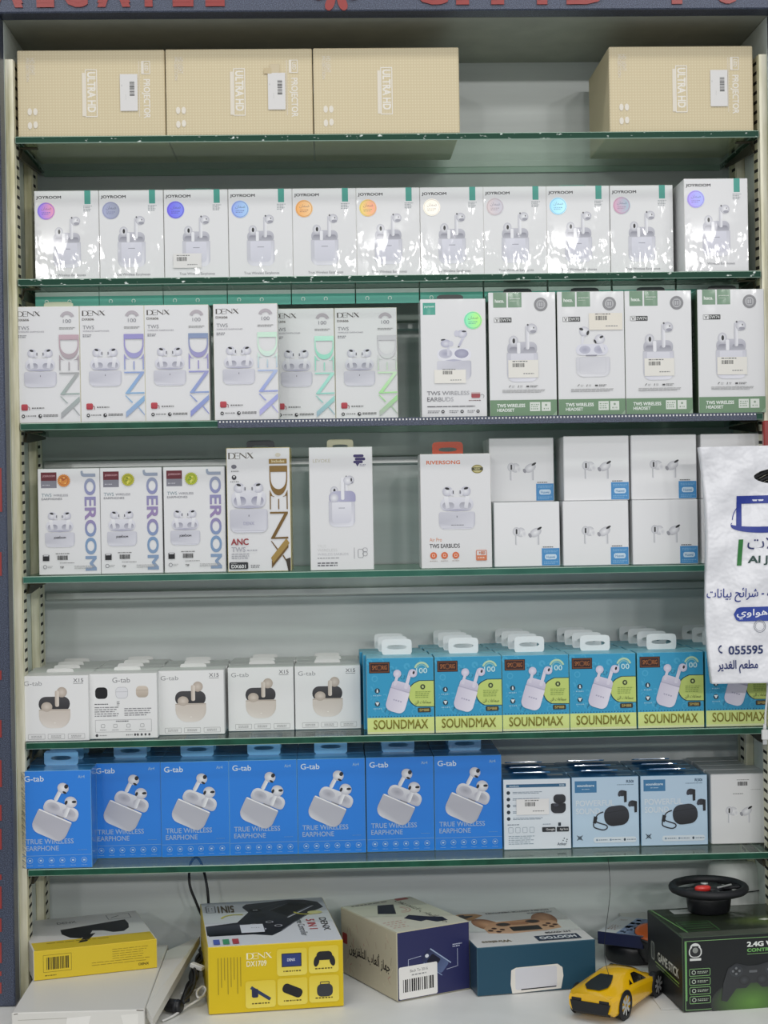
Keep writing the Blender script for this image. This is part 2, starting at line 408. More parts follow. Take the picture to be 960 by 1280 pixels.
# dark front frame
t1 = struct('trim_1', plain_box('header', -.72, .72, -.03, -.0005, .6075, .78, 'frame_paint', .0015))
t2 = struct('trim_2', plain_box('pillar_left', -.62, -HW, -.03, -.0005, CT, .607, 'frame_paint', .0015))
t3 = struct('trim_3', plain_box('pillar_right', HW, .62, -.03, -.0005, CT, .607, 'frame_paint', .0015))
def sign(parent, s, px0, px1, py_bottom, h, seed_y=-.0302):
    a = at(px0, py_bottom, seed_y); b_ = at(px1, py_bottom, seed_y); vs_, fs = glyphs(s, .05); n, m_ = len(vs_)//4, len(fs)//4; V, Fc = [], []
    for q in range(4):
        P = [(a.x+x*(b_.x-a.x), a.z+y*h) for x, y in vs_[q*n:(q+1)*n]]; base = len(V)
        V += [(x, -.0322-.0001*q, z) for x, z in P]+[(x, -.0299, z) for x, z in P]
        for f in fs[q*m_:(q+1)*m_]: f = [i-q*n for i in f]; Fc += [[base+i for i in f]]+[[base+f[i-1], base+f[i], base+n+f[i], base+n+f[i-1]] for i in range(len(f))]
    link('letter', newmesh('letter', V, Fc, ['red_acrylic']), parent)
for s, a, b_ in (('A', -12, 29), ('L', 46, 68), ('C', 78, 110), ('A', 122, 163), ('T', 168, 204), ('E', 216, 242), ('L', 257, 281)):
    sign(t1, s, a, b_, 10-(a*.006), .05)
for s, a, b_ in (('C', 518, 560), ('H', 570, 630), ('I', 671, 684), ('D', 708, 760), ('T', 822, 870), ('O', 893, 926)):
    sign(t1, s, a, b_, 8-(a*.003), .05)
# round emblem between the two names: a ring of petals
c = at(420, -14, -.0302)
for k in range(8):
    w = math.radians(22.5+45*k); P = []
    for q in range(14):
        th = 2*math.pi*q/14; x, y = .0125*math.cos(th)+.0165, .0052*math.sin(th)*(1+.4*math.cos(th))
        P.append((c.x+x*math.cos(w)-y*math.sin(w), c.z+x*math.sin(w)+y*math.cos(w)))
    me = newmesh('emblem_petal', [(x, -.0325, z) for x, z in P]+[(x, -.0299, z) for x, z in P], [list(range(14))]+[[i, (i+1) % 14, 14+(i+1) % 14, 14+i] for i in range(14)], ['red_acrylic'])
    link('emblem_petal', me, t1)
# red cut-out marks down the left pillar
for (y0, y1) in ((585, 640), (690, 720), (838, 850), (900, 922), (950, 984), (1006, 1026), (1036, 1062), (1093, 1100), (1108, 1136), (1148, 1165), (1178, 1204), (1214, 1220), (1228, 1242)):
    a = at(-14, y1, -.03); b_ = at(2, y0, -.03)
    link('red_mark', plain_box('red_mark', a.x, b_.x, -.0312, -.0299, a.z, b_.z, 'red_acrylic', 0), t2)
# counter
ctr = bpy.data.objects.new('counter', None); COL.objects.link(ctr); ctr.location = (0, -.1, CT-.35)
tag(ctr, 'pale grey laminate counter carrying the shelving and loose boxes', 'counter')
link('counter_top', plain_box('counter_top', -.75, .75, -.17, .32, .312, .3495, 'counter_laminate', .002), ctr)
link('counter_front', plain_box('counter_front', -.74, .74, -.155, .30, 0, .3115, 'counter_laminate', .002), ctr)
# slotted uprights
def upright(name, side, y0, y1, label):
    root = bpy.data.objects.new('slotted_upright', None); COL.objects.link(root)
    x = side*(HW-.0002); root.location = (x, y0, CT+.0005); tag(root, label, 'shelf upright', 'slotted shelf uprights')
    s = -side; H = 1.165
    def bx(n, a, b_, ya, yb, m_):
        x0, x1 = sorted((s*a, s*b_)); return link(n, plain_box(n, x0, x1, ya, yb, 0, H, m_, .0008), root)
    bx('channel', 0, .0105, 0, .006, 'upright_paint')
    bx('channel_lip', .0, .0110, .006, y1-y0, 'upright_paint')
    verts, faces = [], []
    n = int(H/.0123)
    for k in range(n):
        z = .01+k*.0123; X = s*.01112
        i = len(verts); a, b_ = .0075, .025
        verts += [(X, a, z), (X, b_, z+.001), (X, b_, z+.005), (X, a, z+.004)]; faces.append([i, i+1, i+2, i+3])
    so = link('slots', newmesh('slots', verts, faces, ['slot_dark']), root); so['kind'] = 'stuff'
upright('u', -1, .002, .03, 'cream slotted upright at the front left of the shelving')
upright('u', -1, .115, .155, 'cream slotted upright at the back left of the shelving')
upright('u', 1, .002, .03, 'cream slotted upright at the front right of the shelving')
upright('u', 1, .115, .155, 'cream slotted upright at the back right of the shelving')
# aluminium rails on the back panel
for i, py in enumerate((408, 575, 738)):
    z = at(480, py, BD-.006).z
    tag(link('back_rail', plain_box('back_rail', -.472, .472, BD-.009, BD-.0003, z-.006, z+.006, 'aluminium', .002)),
        ('aluminium rail on the back panel behind the third row of boxes', 'aluminium rail on the back panel behind the fourth row of boxes', 'aluminium rail on the back panel just below the fourth glass shelf')[i], 'rail', 'back panel rails')
# glass shelves and brackets
WHICH = ['top', 'second', 'third', 'fourth', 'fifth', 'lowest']
SW, ST = .4645, .0085
for i, z in enumerate(SH):
    v, f, ns = bevbox(2*SW, ST, BD-.003, .0008)
    v = [p+Vector((0, (BD-.003)/2, z-ST)) for p in v]
    edge = 'glass_edge_chipped' if i < 2 else ('glass_edge' if i in (2, 4, 5) else 'glass_edge_pale')
    tag(link('glass_shelf', newmesh('glass_shelf', v, f, ['glass_pane', edge, 'glass_bevel'], fmat=[0 if abs(n.z) > .95 else (1 if n.y < -.95 or abs(n.x) > .95 else 2) for n in ns])),
        '%s green-edged glass shelf of the six in the shelving' % WHICH[i], 'shelf', 'glass shelves')
    for s in (-1, 1):
        root = bpy.data.objects.new('shelf_bracket', None); COL.objects.link(root); root.location = (s*.4625, .02, z-ST-.014)
        tag(root, 'dark metal bracket under the %s end of the %s glass shelf' % ('left' if s < 0 else 'right', WHICH[i]), 'bracket', 'shelf brackets')
        P = [(0, 0), (.008, .0125), (.14, .0125), (.14, .0095), (.02, 0)]
        link('arm', newmesh('arm', [(-.0015, y, q) for y, q in P]+[(.0015, y, q) for y, q in P], [list(range(5)), list(range(9, 4, -1))]+[[k, (k+1) % 5, 5+(k+1) % 5, 5+k] for k in range(5)], ['bracket_steel']), root)
        link('support_tongue', plain_box('support_tongue', min(-s*.022, 0), max(-s*.022, 0), -.002, .006, .0115, .0135, 'bracket_steel', .0006), root)
# teal card strip hanging below the second shelf, one card under each box
root = bpy.data.objects.new('teal_card_strip', None); COL.objects.link(root); root.location = (0, 0.0585, SH[1]-ST-.0195); tag(root, 'teal and white card strip hanging below the second glass shelf', 'card strip')
for q in range(11):
    a = at(44+80.2*q, 365, .0585); v, f, ns = bevbox(.0808, .0190, .001, .0002)
    o = link('card', newmesh('card', v, f, ['carton'], cols=[lin('62b8a6')]*len(f)), root); o.location = (a.x+.0404, 0, 0)
    V, Fc = [(-.0403, -.0006, .0135), (.0403, -.0006, .0135), (.0403, -.0006, .0189), (-.0403, -.0006, .0189)], [[0, 1, 2, 3]]
    link('white_band', newmesh('white_band', V, Fc, ['carton'], cols=[lin('ccd8d2')]), o)
    for ux in (-.026, .003):
        V, Fc = [], []
        for k_ in range(13):
            t = math.radians(-60+300*k_/12); V += [(ux+.0017*math.cos(t), -.0006, .0068+.0017*math.sin(t)), (ux+.0026*math.cos(t), -.0006, .0068+.0026*math.sin(t))]
            if k_: Fc.append([2*k_-2, 2*k_-1, 2*k_+1, 2*k_])
        link('ring_mark', newmesh('ring_mark', V, Fc, ['carton'], cols=[lin('dcebe4')]*12), o)
# dotted light strip on the third shelf
a = at(272, 530, -.003); b_ = at(946, 519, -.003)
root = bpy.data.objects.new('led_strip', None); COL.objects.link(root); root.location = ((a.x+b_.x)/2, -.0012, SH[2]-.0095); hw = (b_.x-a.x)/2
tag(root, 'dark strip with a row of white dots along the third shelf edge', 'light strip')
link('strip', plain_box('strip', -hw, hw, -.001, .001, 0, .010, 'frame_paint', .0003), root)
verts, faces = [], []
n = int(2*hw/.0043)
for k in range(n):
    x = -hw+.002+k*.0043; i = len(verts)
    verts += [(x, -.00112, .0066), (x+.0018, -.00112, .0066), (x+.0018, -.00112, .0086), (x, -.00112, .0086)]; faces.append([i, i+1, i+2, i+3])
o = link('dots', newmesh('dots', verts, faces, ['white_plastic']), root); o['kind'] = 'stuff'
#@@OBJECTS
# ================================================================== pictures printed on the boxes
WH = 'e6e6e7'
def seal(cols, material='foil'):      # round hologram sticker, own small mesh; local centre at (0,0)
    def mk(u0, v0, r, DW, DH, mp):
        k = Ink(DW, DH, mp, material, .0004)
        k.part('seal_sticker').ell(u0, v0, r, r, cols[0] if len(cols) == 1 else gu(cols[0], cols[-1], u0-r*.6, u0+r*.6), n=28)
        k.ring(u0, v0, r*.86, r*.93, mix(cols[0], '303048', .35))
        k.text('ضمان', u0-r*.55, v0-r*.5, u0+r*.6, v0-r*.05, mix(cols[-1], '22224a', .7), ar=True)
        k.micro(u0-r*.5, v0+r*.08, u0+r*.5, v0+r*.45, mix(cols[0], '30305a', .5), 2, 4)
        return k.meshes()
    return mk
def price_label(k, u0, v0, u1, v1, bu, bv, col='efece4', ang=0):     # paper label with a barcode; bu, bv = bars box in 0..1
    k.part('price_label'); k.lay += .0002
    k.rect(u0, v0, u1, v1, col)
    W, H = u1-u0, v1-v0
    k.part('price_label/barcode').barcode(u0+bu[0]*W, v0+bv[0]*H, u0+bu[1]*W, v0+bv[1]*H)
    k.micro(u0+bu[0]*W, v0+(bv[0]-.16)*H, u0+(bu[1]+.1)*W, v0+(bv[0]-.05)*H, '777777', 1, 2)
    k.micro(u0+.5*W, v0+.72*H, u0+.85*W, v0+.82*H, '888888', 1, 5)
def tall_case(k, cu, top, w, h, body='dddde8', dark='a9a9b4', stem=True):
    # classic tall case standing open: lid cavity, left bud seated, right bud lifted on its stem
    k.part('earphone_picture')
    x0, x1 = cu-w/2, cu+w/2
    k.rrect(x0+w*.02, top-h*.38, x1-w*.02, top+h*.08, w*.18, gv('c6c6cf', dark, top-h*.38, top), )
    k.rrect(x0+w*.08, top-h*.20, cu-w*.10, top+h*.04, w*.08, gv('8d8d99', 'b8b8c2', top-h*.2, top))
    k.rrect(cu+w*.04, top-h*.20, x1-w*.08, top+h*.04, w*.08, gv('8d8d99', 'b8b8c2', top-h*.2, top))
    k.rrect(x0, top, x1, top+h, (w*.04, w*.04, w*.24, w*.24), gstops([(x0, 'c9c9d2'), (x0+w*.12, 'e6e6ee'), (cu, body), (x1-w*.1, 'e9e9f0'), (x1, 'c4c4cf')], 0))
    k.rrect(x0+w*.13, top+h*.03, x1-w*.13, top+h*.85, (1, 1, w*.15, w*.15), gv(body, 'd3d3de', top, top+h))
    k.line([(x0, top), (x1, top)], w*.012, 'b5b5be')
    k.line([(cu-w*.12, top+h*.26), (cu+w*.12, top+h*.26)], w*.025, '9c9ca8')
    # seated bud
    k.ell(x0+w*.22, top-h*.42, w*.15, w*.17, 'f0f0f3', 'c4c4cc'); k.ell(x0+w*.23, top-h*.42, w*.045, w*.085, '17171a', n=12)
    k.rrect(x0+w*.33, top-h*.36, x0+w*.44, top+h*.02, w*.04, 'eeeef2')
    if stem:
        k.rrect(cu+w*.11, top-h*.95, cu+w*.23, top-h*.12, w*.05, gu('bdbdc6', 'efeff3', cu+w*.10, cu+w*.2))
        k.ell(cu+w*.32, top-h*.84, w*.17, w*.16, 'f1f1f4', 'bdbdc6'); k.ell(cu+w*.36, top-h*.74, w*.10, w*.05, '9d9da8', n=12)
        k.ell(cu+w*.38, top-h*.87, w*.02, w*.03, '3a3a40', n=8); k.ell(cu+w*.19, top-h*.97, w*.03, w*.035, '55555c', n=8)
def wide_case(k, cu, top, w, h, body='e2e2ea', dark='9a9aa8', tips='1d1d20', bud='ececf0'):
    # wide pro case: open lid, two buds hovering with dark tips
    k.part('earphone_picture')
    x0, x1 = cu-w/2, cu+w/2
    k.rrect(x0+w*.04, top-h*.78, x1-w*.04, top-h*.02, w*.2, gv('e3e3ea', 'cfcfda', top-h*.66, top))
    k.rrect(x0+w*.10, top-h*.50, cu-w*.07, top-h*.12, w*.12, gv(dark, 'c9c9d4', top-h*.5, top-h*.1))
    k.rrect(cu+w*.07, top-h*.50, x1-w*.10, top-h*.12, w*.12, gv(dark, 'c9c9d4', top-h*.5, top-h*.1))
    k.poly([(x0+w*.10, top-h*.06), (cu, top-h*.13), (x1-w*.10, top-h*.06), (cu, top)], 'b4b4c6')
    k.rrect(x0, top+h*.03, x1, top+h, (w*.06, w*.06, w*.17, w*.17), gstops([(x0, 'c6c6d0'), (x0+w*.1, 'e8e8ef'), (cu, body), (x1-w*.1, 'e8e8ef'), (x1, 'c2c2cd')], 0))
    k.line([(x0+w*.1, top+h*.93), (x1-w*.1, top+h*.93)], h*.04, 'c9c9d4')
    k.ell(cu, top+h*.3, w*.012, w*.03, '70707a', n=8)
    hb = min(h, w*.49)
    for s in (-1, 1):
        k.poly([(cu+s*w*.36, top-hb*.85), (cu+s*w*.24, top-hb*.85), (cu+s*w*.2, top-hb*.2), (cu+s*w*.3, top-hb*.15)], gv('f0f0f3', 'd5d5de', top-hb*.8, top))
        k.ell(cu+s*w*.25, top-hb*1.12, w*.14, hb*.27, bud, 'c3c3cf'); k.ell(cu+s*w*.12, top-hb*1.05, w*.055, hb*.2, 'c7c7d2', 'e9e9ee', n=14)
        k.ell(cu+s*w*.26, top-hb*1.28, w*.065, hb*.065, tips, n=12, rot=-s*14)
        k.rect(cu+s*w*.095-w*.012, top-hb*1.16, cu+s*w*.095+w*.012, top-hb*.98, tips)
def serif_denx(k, u0, v0, u1, v1, col, part='foil_lettering', material='foil'):
    # the four high-contrast letters turned on their side, reading downwards
    k.part(part, material); w, h = u1-u0, v1-v0
    def P(x, y): return (u0+x*w, v0+y*h)
    def poly(L): k.poly([P(*q) for q in L], col)
    k.lay += k.STEP
    # D: thick stem on top, thin sides, heavy bowl below
    poly([(0, 0), (1, 0), (1, .06), (0, .06)])
    def bowl(rx0, ry0, rx1, ry1):
        A = []; n = 16
        for i in range(n+1):
            t = math.pi*i/n; A.append((.5+rx0*math.cos(t), .10+ry0*math.sin(t)**.8)); A.append((.5+rx1*math.cos(t), .10+ry1*math.sin(t)**.8))
        k.raw([P(*q) for q in A], [[2*i, 2*i+1, 2*i+3, 2*i+2] for i in range(n)], col)
    bowl(.5, .19, .44, .13)
    poly([(0, .05), (.06, .05), (.06, .11), (0, .11)]); poly([(.94, .05), (1, .05), (1, .11), (.94, .11)])
    # E: stem broken by the bowl, three thin arms hanging
    poly([(0, .235), (.14, .285), (.14, .29), (0, .29)]); poly([(1, .235), (.86, .285), (.86, .29), (1, .29)])
    poly([(0, .28), (.26, .30), (.26, .305), (0, .29)]); poly([(1, .28), (.74, .30), (.74, .305), (1, .29)])
    for x in (0, .465, .94): poly([(x, .27 if x != .465 else .325), (x+.06, .27 if x != .465 else .325), (x+.06, .425), (x, .425)])
    # N: hairline, heavy diagonal, hairline
    poly([(0, .45), (1, .45), (1, .468), (0, .468)]); poly([(.8, .468), (1, .468), (.24, .705), (.04, .705)]); poly([(.04, .70), (1, .695), (1, .713), (.04, .715)])
    # X
    poly([(1, .735), (1, .80), (.06, 1), (.06, .93)]); poly([(.02, .735), (.08, .735), (.42, .815), (.36, .822)]); poly([(.66, .88), (.72, .872), (1, .96), (1, .975)])
def dx606():
    W, H, D = .0802, .145, .042; r = Recipe(W, H, D)
    r.add('carton', box_mesh('carton', W, H, D, {'all': WH, 'bottom': 'd8d8d8'}, edge='d9d6c4'))
    k = Ink(80, 142, front_map(W, H, D))
    k.tf(-90, 3.3, 12.3); serif_denx(k, 0, 0, 6.3, 28.7, '4f4845', 'brand_lettering', 'carton'); k.notf(); k.part('lettering')
    k.text('DX606', 3.3, 15, 18, 17.8, '6f6a66', .02); k.text('TWS', 4, 24, 18, 28.5, '8a8a90'); k.text('WIRELESS EARPHONES', 4, 30, 36.5, 31.7, '9a96a0')
    k.micro(4, 34.5, 15, 38.5, '8a8a90', 2, 1); k.micro(55, 25.5, 75, 28.5, '9a9a9a', 2, 2)
    k.part('badge'); k.ring(65, 15.5, 5.2, 9.2, 'b9b2b8', 200, 340); k.text('100', 60, 16, 70, 20.5, '8a8a92')
    wide_case(k, 31, 79, 40, 19.5)
    k.part('accessory_picture'); k.rrect(7, 119, 15, 126.5, 1.6, gv('c24b55', 'a93340', 119, 126)); k.rrect(9, 121, 13, 124.5, .8, 'b8404c'); k.line([(15, 122), (17, 123), (17, 126.5)], .7, '8a3a44'); k.micro(20, 122.5, 36, 125, '6c6c6c', 1, 3)
    k.part('icons'); k.ell(9.3, 133.5, 2.1, 2.1, '2c2c30', n=14); k.ell(30, 133.5, 2.3, 2.3, '2c2c30', n=14); k.ell(30.6, 133, .9, .9, WH, n=8); k.rect(8.4, 132.8, 10.2, 134.2, 'dcdcdc')
    k.micro(13, 132, 25, 134.5, '7d7d7d', 1, 4); k.micro(34, 131.5, 52, 134.5, '6a6a6a', 2, 5)
    r.ink(k); return r
def foil_denx(stops):
    W, H, D = .0802, .145, .042; k = Ink(80, 142, front_map(W, H, D), lay=.0011)
    v = [35+(137-35)*i/(len(stops)-1) for i in range(len(stops))]
    serif_denx(k, 54.5, 35, 79, 137, gstops(list(zip(v, stops)))); return k.meshes()
def joyroom_tall():
    W, H, D = .0812, .117, .10; r = Recipe(W, H, D)
    r.add('carton', box_mesh('carton', W, H, D, {'all': WH, 'bottom': '5aa08f', 'top': 'dcdcdc'}, 'shrink_film', edge='dcdcda'))
    k = Ink(80, 115, front_map(W, H, D), 'shrink_film')
    k.part('lettering').text('JOYROOM', 2.5, 6.4, 33.5, 11, '26262a', .03)
    k.part('color_band').rect(62.4, 0, 70, 17, '3f9f90'); k.part('lettering').micro(61, 18.5, 71.5, 26.5, '9aa0a4', 4, 3)
    tall_case(k, 39.8, 64.5, 34.5, 31.5)
    k.part('lettering').text('True Wireless Earphones', 18.5, 103.5, 62.5, 107.5, '8f8f94')
    r.ink(k)
    b_ = Ink(80, 100, bottom_map(W, H, D), 'shrink_film'); b_.part('bottom_print').rect(.5, 0, 79.5, 30, 'cfd6d2')
    for u in (12, 42): b_.ring(u, 55, 1.6, 2.4, 'dfeae6', 0, 250, 12)
    r.ink(b_); return r
def green_square():
    W, H, D = .082, .148, .045; r = Recipe(W, H, D)
    r.add('carton', box_mesh('carton', W, H, D, {'all': WH, 'right': '3c3f42'}, 'wrapped', edge='dedede'))
    k = Ink(82, 150, front_map(W, H, D), 'wrapped')
    k.part('logo').rect(3.3, 4.7, 19, 20, '37a08c'); k.text('joyroom', 5, 8, 17.5, 11.5, 'd8efe8', .02)
    k.part('earphone_picture')
    k.rrect(20.5, 63, 63, 78.5, 7, 'e9e9f0'); k.ell(31, 69.5, 8.6, 6, 'a6a6bc', 'c9c9d6'); k.ell(51, 69.5, 8.8, 5.8, 'b4b4c8', '9a9ab4')
    k.rrect(20, 78.5, 63, 104, (2, 2, 9, 9), gstops([(20, 'd3d3dc'), (26, 'ededf2'), (57, 'e8e8ee'), (63, 'b9b9c6')], 0))
    k.poly([(30, 78), (41, 76.4), (52, 78), (41, 79.4)], 'b9b9cc')
    k.poly([(33, 60), (36, 60), (36, 72), (33, 72)], 'd3d3df'); k.ell(31.5, 56.5, 6.5, 5, 'e2e2ea', 'b3b3c8'); k.ell(38, 57, 3, 3.6, 'cfcfdc'); k.ell(28, 51.8, 3, 1, '3a3a44', rot=-8, n=10)
    k.poly([(53, 46), (56, 48), (49, 61), (46.5, 60)], gv('dcdce6', 'b8b8cc', 46, 60)); k.ell(52, 44.5, 6.5, 5, 'e6e6ee', 'bcbccd'); k.ell(45, 44, 3, 4, 'cfcfdc'); k.ell(54.5, 41.5, 3, 1.1, '3a3a44', n=10); k.ell(47.5, 61, 1.2, .7, '44444c', n=8)
    k.part('lettering').text('TWS WIRELESS', 7, 117, 60, 122, gu('6e6e74', 'b9b9bd', 7, 60), .01); k.text('EARBUDS', 7, 124.5, 40, 130, gu('5e5e64', 'c2c2c6', 7, 40), .01)
    k.micro(7, 135.5, 67, 137.5, '55555a', 1, 6)
    for i, u in enumerate((26.5, 50.5, 70.5)): k.micro(u-19+i*3, 141, u-4, 145, '8a8a8e', 2, i)
    k.part('icons')
    for u in (26.5, 50.5, 70.5): k.ell(u, 143, 2.1, 2.1, '2b2b30', n=14); k.rect(u-.9, 142.4, u+.9, 143.5, 'd8d8d8')
    k.part('accessory_picture').rrect(62.5, 119, 73.5, 126, 1.5, gv('8a3a42', 'b04a50', 119, 126)); k.rect(62.5, 119, 73.5, 120.8, 'cbb2b2'); k.ring(76, 124, 2, 2.6, '8c8c8c', 200, 420, 12); k.micro(59, 128.5, 74, 130, '6f4a4a', 1, 2)
    price_label(k, 16.5, 90, 56, 107, (.26, .57), (.08, .34))
    r.ink(k)
    r.add('hang_tab', tab_mesh(.034, .020, '1c2326', (.62, .22)), (0, D/2-.001, H-.009)); return r
def green_band(model, label_on_case=True):
    W, H, D = .0846, .1555, .045; r = Recipe(W, H, D)
    r.add('carton', box_mesh('carton', W, H, D, {'all': WH, 'left': '55694f', 'right': '55694f', 'bottom': '6f8f6a'}, 'wrapped', edge='dfe2de'))
    k = Ink(85, 155, front_map(W, H, D), 'wrapped')
    k.part('logo').rect(6.2, .3, 23, 19, '74957a'); k.rect(25, .3, 42, 19, '74957a', True)
    k.text('hoco.', 8.4, 8.5, 20, 13, 'eef2ec', .03); k.text('premium', 27.2, 7, 40, 9, 'dfe7dc', .02); k.micro(27.2, 10.3, 36, 11.6, 'c3d2c0', 1, 3)
    k.part('badge').ring(66.3, 15.6, 5.6, 8.6, '8b8b8e'); k.ell(66.3, 15.6, 5.4, 5.4, 'b9b9bc'); k.frame(63, 12.3, 69.6, 19, 1, .8, '77777c'); k.line([(66.3, 12.4), (66.3, 19)], .7, '77777c')
    k.part('model_tag').rrect(7, 31.6, 29, 37.6, .6, '26282a'); k.text(model, 15, 32.6, 28, 36.6, 'd0d2d0', .02); k.rect(7.4, 32, 14, 37.2, 'e8e8e8'); k.line([(8.6, 33), (10, 34), (10, 36.6)], .8, '333333'); k.line([(12.8, 33), (11.4, 34), (11.4, 36.6)], .8, '333333')
    if model == 'EW70':
        k.part('earphone_picture')
        k.rrect(23, 66, 64, 80, 7, 'e0e0ea'); k.ell(34.5, 73, 7.2, 5.2, 'a9a9bd', 'c3c3d2'); k.ell(53, 73, 7.2, 5.2, 'a9a9bd', 'c3c3d2'); k.poly([(35, 79.5), (50, 79.5), (49, 81), (36, 81)], '8f8f9a')
        k.rrect(23, 82, 66, 107, (2, 2, 9, 9), gstops([(23, 'd4d4da'), (28, 'ebebee'), (61, 'e6e6ea'), (66, 'd0d0d7')], 0)); k.frame(27.5, 82.5, 61, 102.5, 2, .35, 'c9c9cf')
        k.poly([(30, 56), (34, 56), (32.4, 66.5), (29.6, 66.5)], 'e3e3ea'); k.ell(34, 50, 6.4, 6, 'f1f1f3', 'c6c6d0'); k.ell(30.2, 47.2, 2.6, 1.7, '1d1d20', rot=20, n=12); k.ell(38.4, 52, 1.6, 3, '1d1d20', rot=20, n=12)
        k.poly([(52, 66), (57, 64), (60, 76), (57, 77)], 'e3e3ea'); k.ell(53.5, 60, 6.4, 6, 'f1f1f3', 'c6c6d0'); k.ell(55.6, 57.3, 2.6, 1.5, '1d1d20', rot=-25, n=12); k.ell(47.5, 62.8, 1.3, 2.8, '1d1d20', rot=-30, n=12)
        price_label(k, 40, 27.5, 82.5, 48.5, (.19, .54), (.16, .42), 'ebe5d8')
    else:
        tall_case(k, 42, 76, 39, 36, 'dedee6')
        price_label(k, 24, 85, 62, 107, (.14, .54), (.18, .40), 'ebe8e0')
    k.part('icons'); k.line([(24.5, 119), (26, 116.8), (27, 116.8)], .8, '666666'); k.micro(28.5, 116.5, 32, 119.5, '8a8a8a', 2, 4); k.line([(36, 119.4), (36.8, 116.6)], .8, '666666'); k.micro(38.5, 116.5, 42, 119.5, '8a8a8a', 2, 5); k.rect(46.5, 117, 50, 119, '4c4c4c'); k.micro(51.5, 116.5, 61, 119.4, '666666', 2, 6)
    k.part('lettering').micro(16, 121.6, 70, 126, 'a0a0a0', 3, 7, .4)
    k.part('color_band').rect(.3, 134.8, 84.7, 154.8, '6f916f'); k.poly([(84.7, 148.5), (84.7, 154.8), (79, 154.8)], '93ad92')
    k.rect(50.5, 137.8, 63.5, 149, 'dfe4dc'); k.rect(65.3, 137.8, 76.8, 149, 'dfe4dc', True); k.micro(52, 139.5, 62, 147.5, '8fa58e', 3, 2); k.micro(68, 144.5, 74, 147.5, '6f8a6e', 1, 2); k.ell(71, 141.5, 1.5, 1.5, '8fa58e', n=10)
    k.part('lettering').text('TWS WIRELESS', 9, 139.6, 44.5, 144, 'e9efe8', .035); k.text('HEADSET', 9, 145.4, 31, 149.4, 'e9efe8', .035)
    r.ink(k)
    l = Ink(45, 155, left_map(W, H, D), 'wrapped'); l.part('side_lettering').text('TRUE WIRELESS HEADSET', 16, 40, 25, 116, 'c9d4c6', .02, 90); r.ink(l)
    r.add('hang_tab', tab_mesh(.037, .020, '20272a', (.66, .2)), (0, D/2-.001, H-.0095)); return r
def joeroom():
    W, H, D = .0775, .1335, .042; r = Recipe(W, H, D)
    r.add('carton', box_mesh('carton', W, H, D, {'all': WH}, edge='dddddd'))
    k = Ink(77, 133, front_map(W, H, D))
    k.part('logo').rect(4, 4.5, 23.5, 15, '6a2630'); k.rect(4, 15, 23.5, 24.2, '83838d'); k.text('JOEROOM', 6, 8, 21.5, 11, 'c99aa0', .03); k.micro(6, 19.5, 15, 21.5, 'c9c9d2', 1, 2)
    k.part('lettering').text('TWS', 4.5, 31, 17, 35.2, '8d9fa8', .005); k.text('WIRELESS', 19, 32, 37.5, 34.8, '9a9aa2', .01); k.text('EARPHONES', 4.5, 36.6, 30, 39.2, '86868e', .01)
    k.part('foil_lettering', 'foil').text('JOEROOM', 53.5, 3, 72, 128.5, gstops([(3, '9aa6b4'), (30, '8f93bd'), (60, '9c86b4'), (90, '7f9fc4'), (128, '8fa3c0')]), .028, 90, res=4)
    wide_case(k, 26.5, 79.5, 37, 19); k.part('earphone_picture').text('JOEROOM', 19, 85.5, 34, 88.5, '33333a', .03)
    k.part('icons').rect(5, 108, 13, 115.5, '222226'); k.rect(6, 107, 12, 109.6, 'c9c9cc'); k.ring(7.6, 123, 1.8, 2.5, '8a8a90'); k.micro(11, 121.5, 17, 124.5, 'a8a8a8', 2, 4); k.text('TIP', 26, 122.5, 31, 125, '555555', .02)
    k.part('barcode').barcode(23, 109, 36, 114.5); k.part('lettering').micro(21, 105.5, 38, 107.5, '8a8a8a', 1, 8); k.micro(26, 117.5, 44, 119, '9a9a9a', 1, 9); k.micro(44, 121.5, 70, 126, 'b5b5b5', 3, 7, .4)
    r.ink(k); return r
def burst(cols):
    def mk(u0, v0, r, DW, DH, mp):
        k = Ink(DW, DH, mp, 'foil', .0012); k.part('seal_sticker')
        P = []
        for i in range(40):
            w = 2*math.pi*i/40; q = r*(1 if i % 2 else .88); P.append((u0+q*math.cos(w), v0+q*math.sin(w)))
        k.poly(P, cols[0]); rnd = random.Random(len(cols[0])+int(u0*10)); 
        k.ring(u0, v0, r*.62, r*.7, cols[1])
        for i in range(10):
            a = rnd.uniform(0, 6.28); q = r*rnd.uniform(.1, .55); k.ell(u0+q*math.cos(a), v0+q*math.sin(a), r*.15, r*.12, cols[1+i % 2], n=8)
        return k.meshes()
    return mk
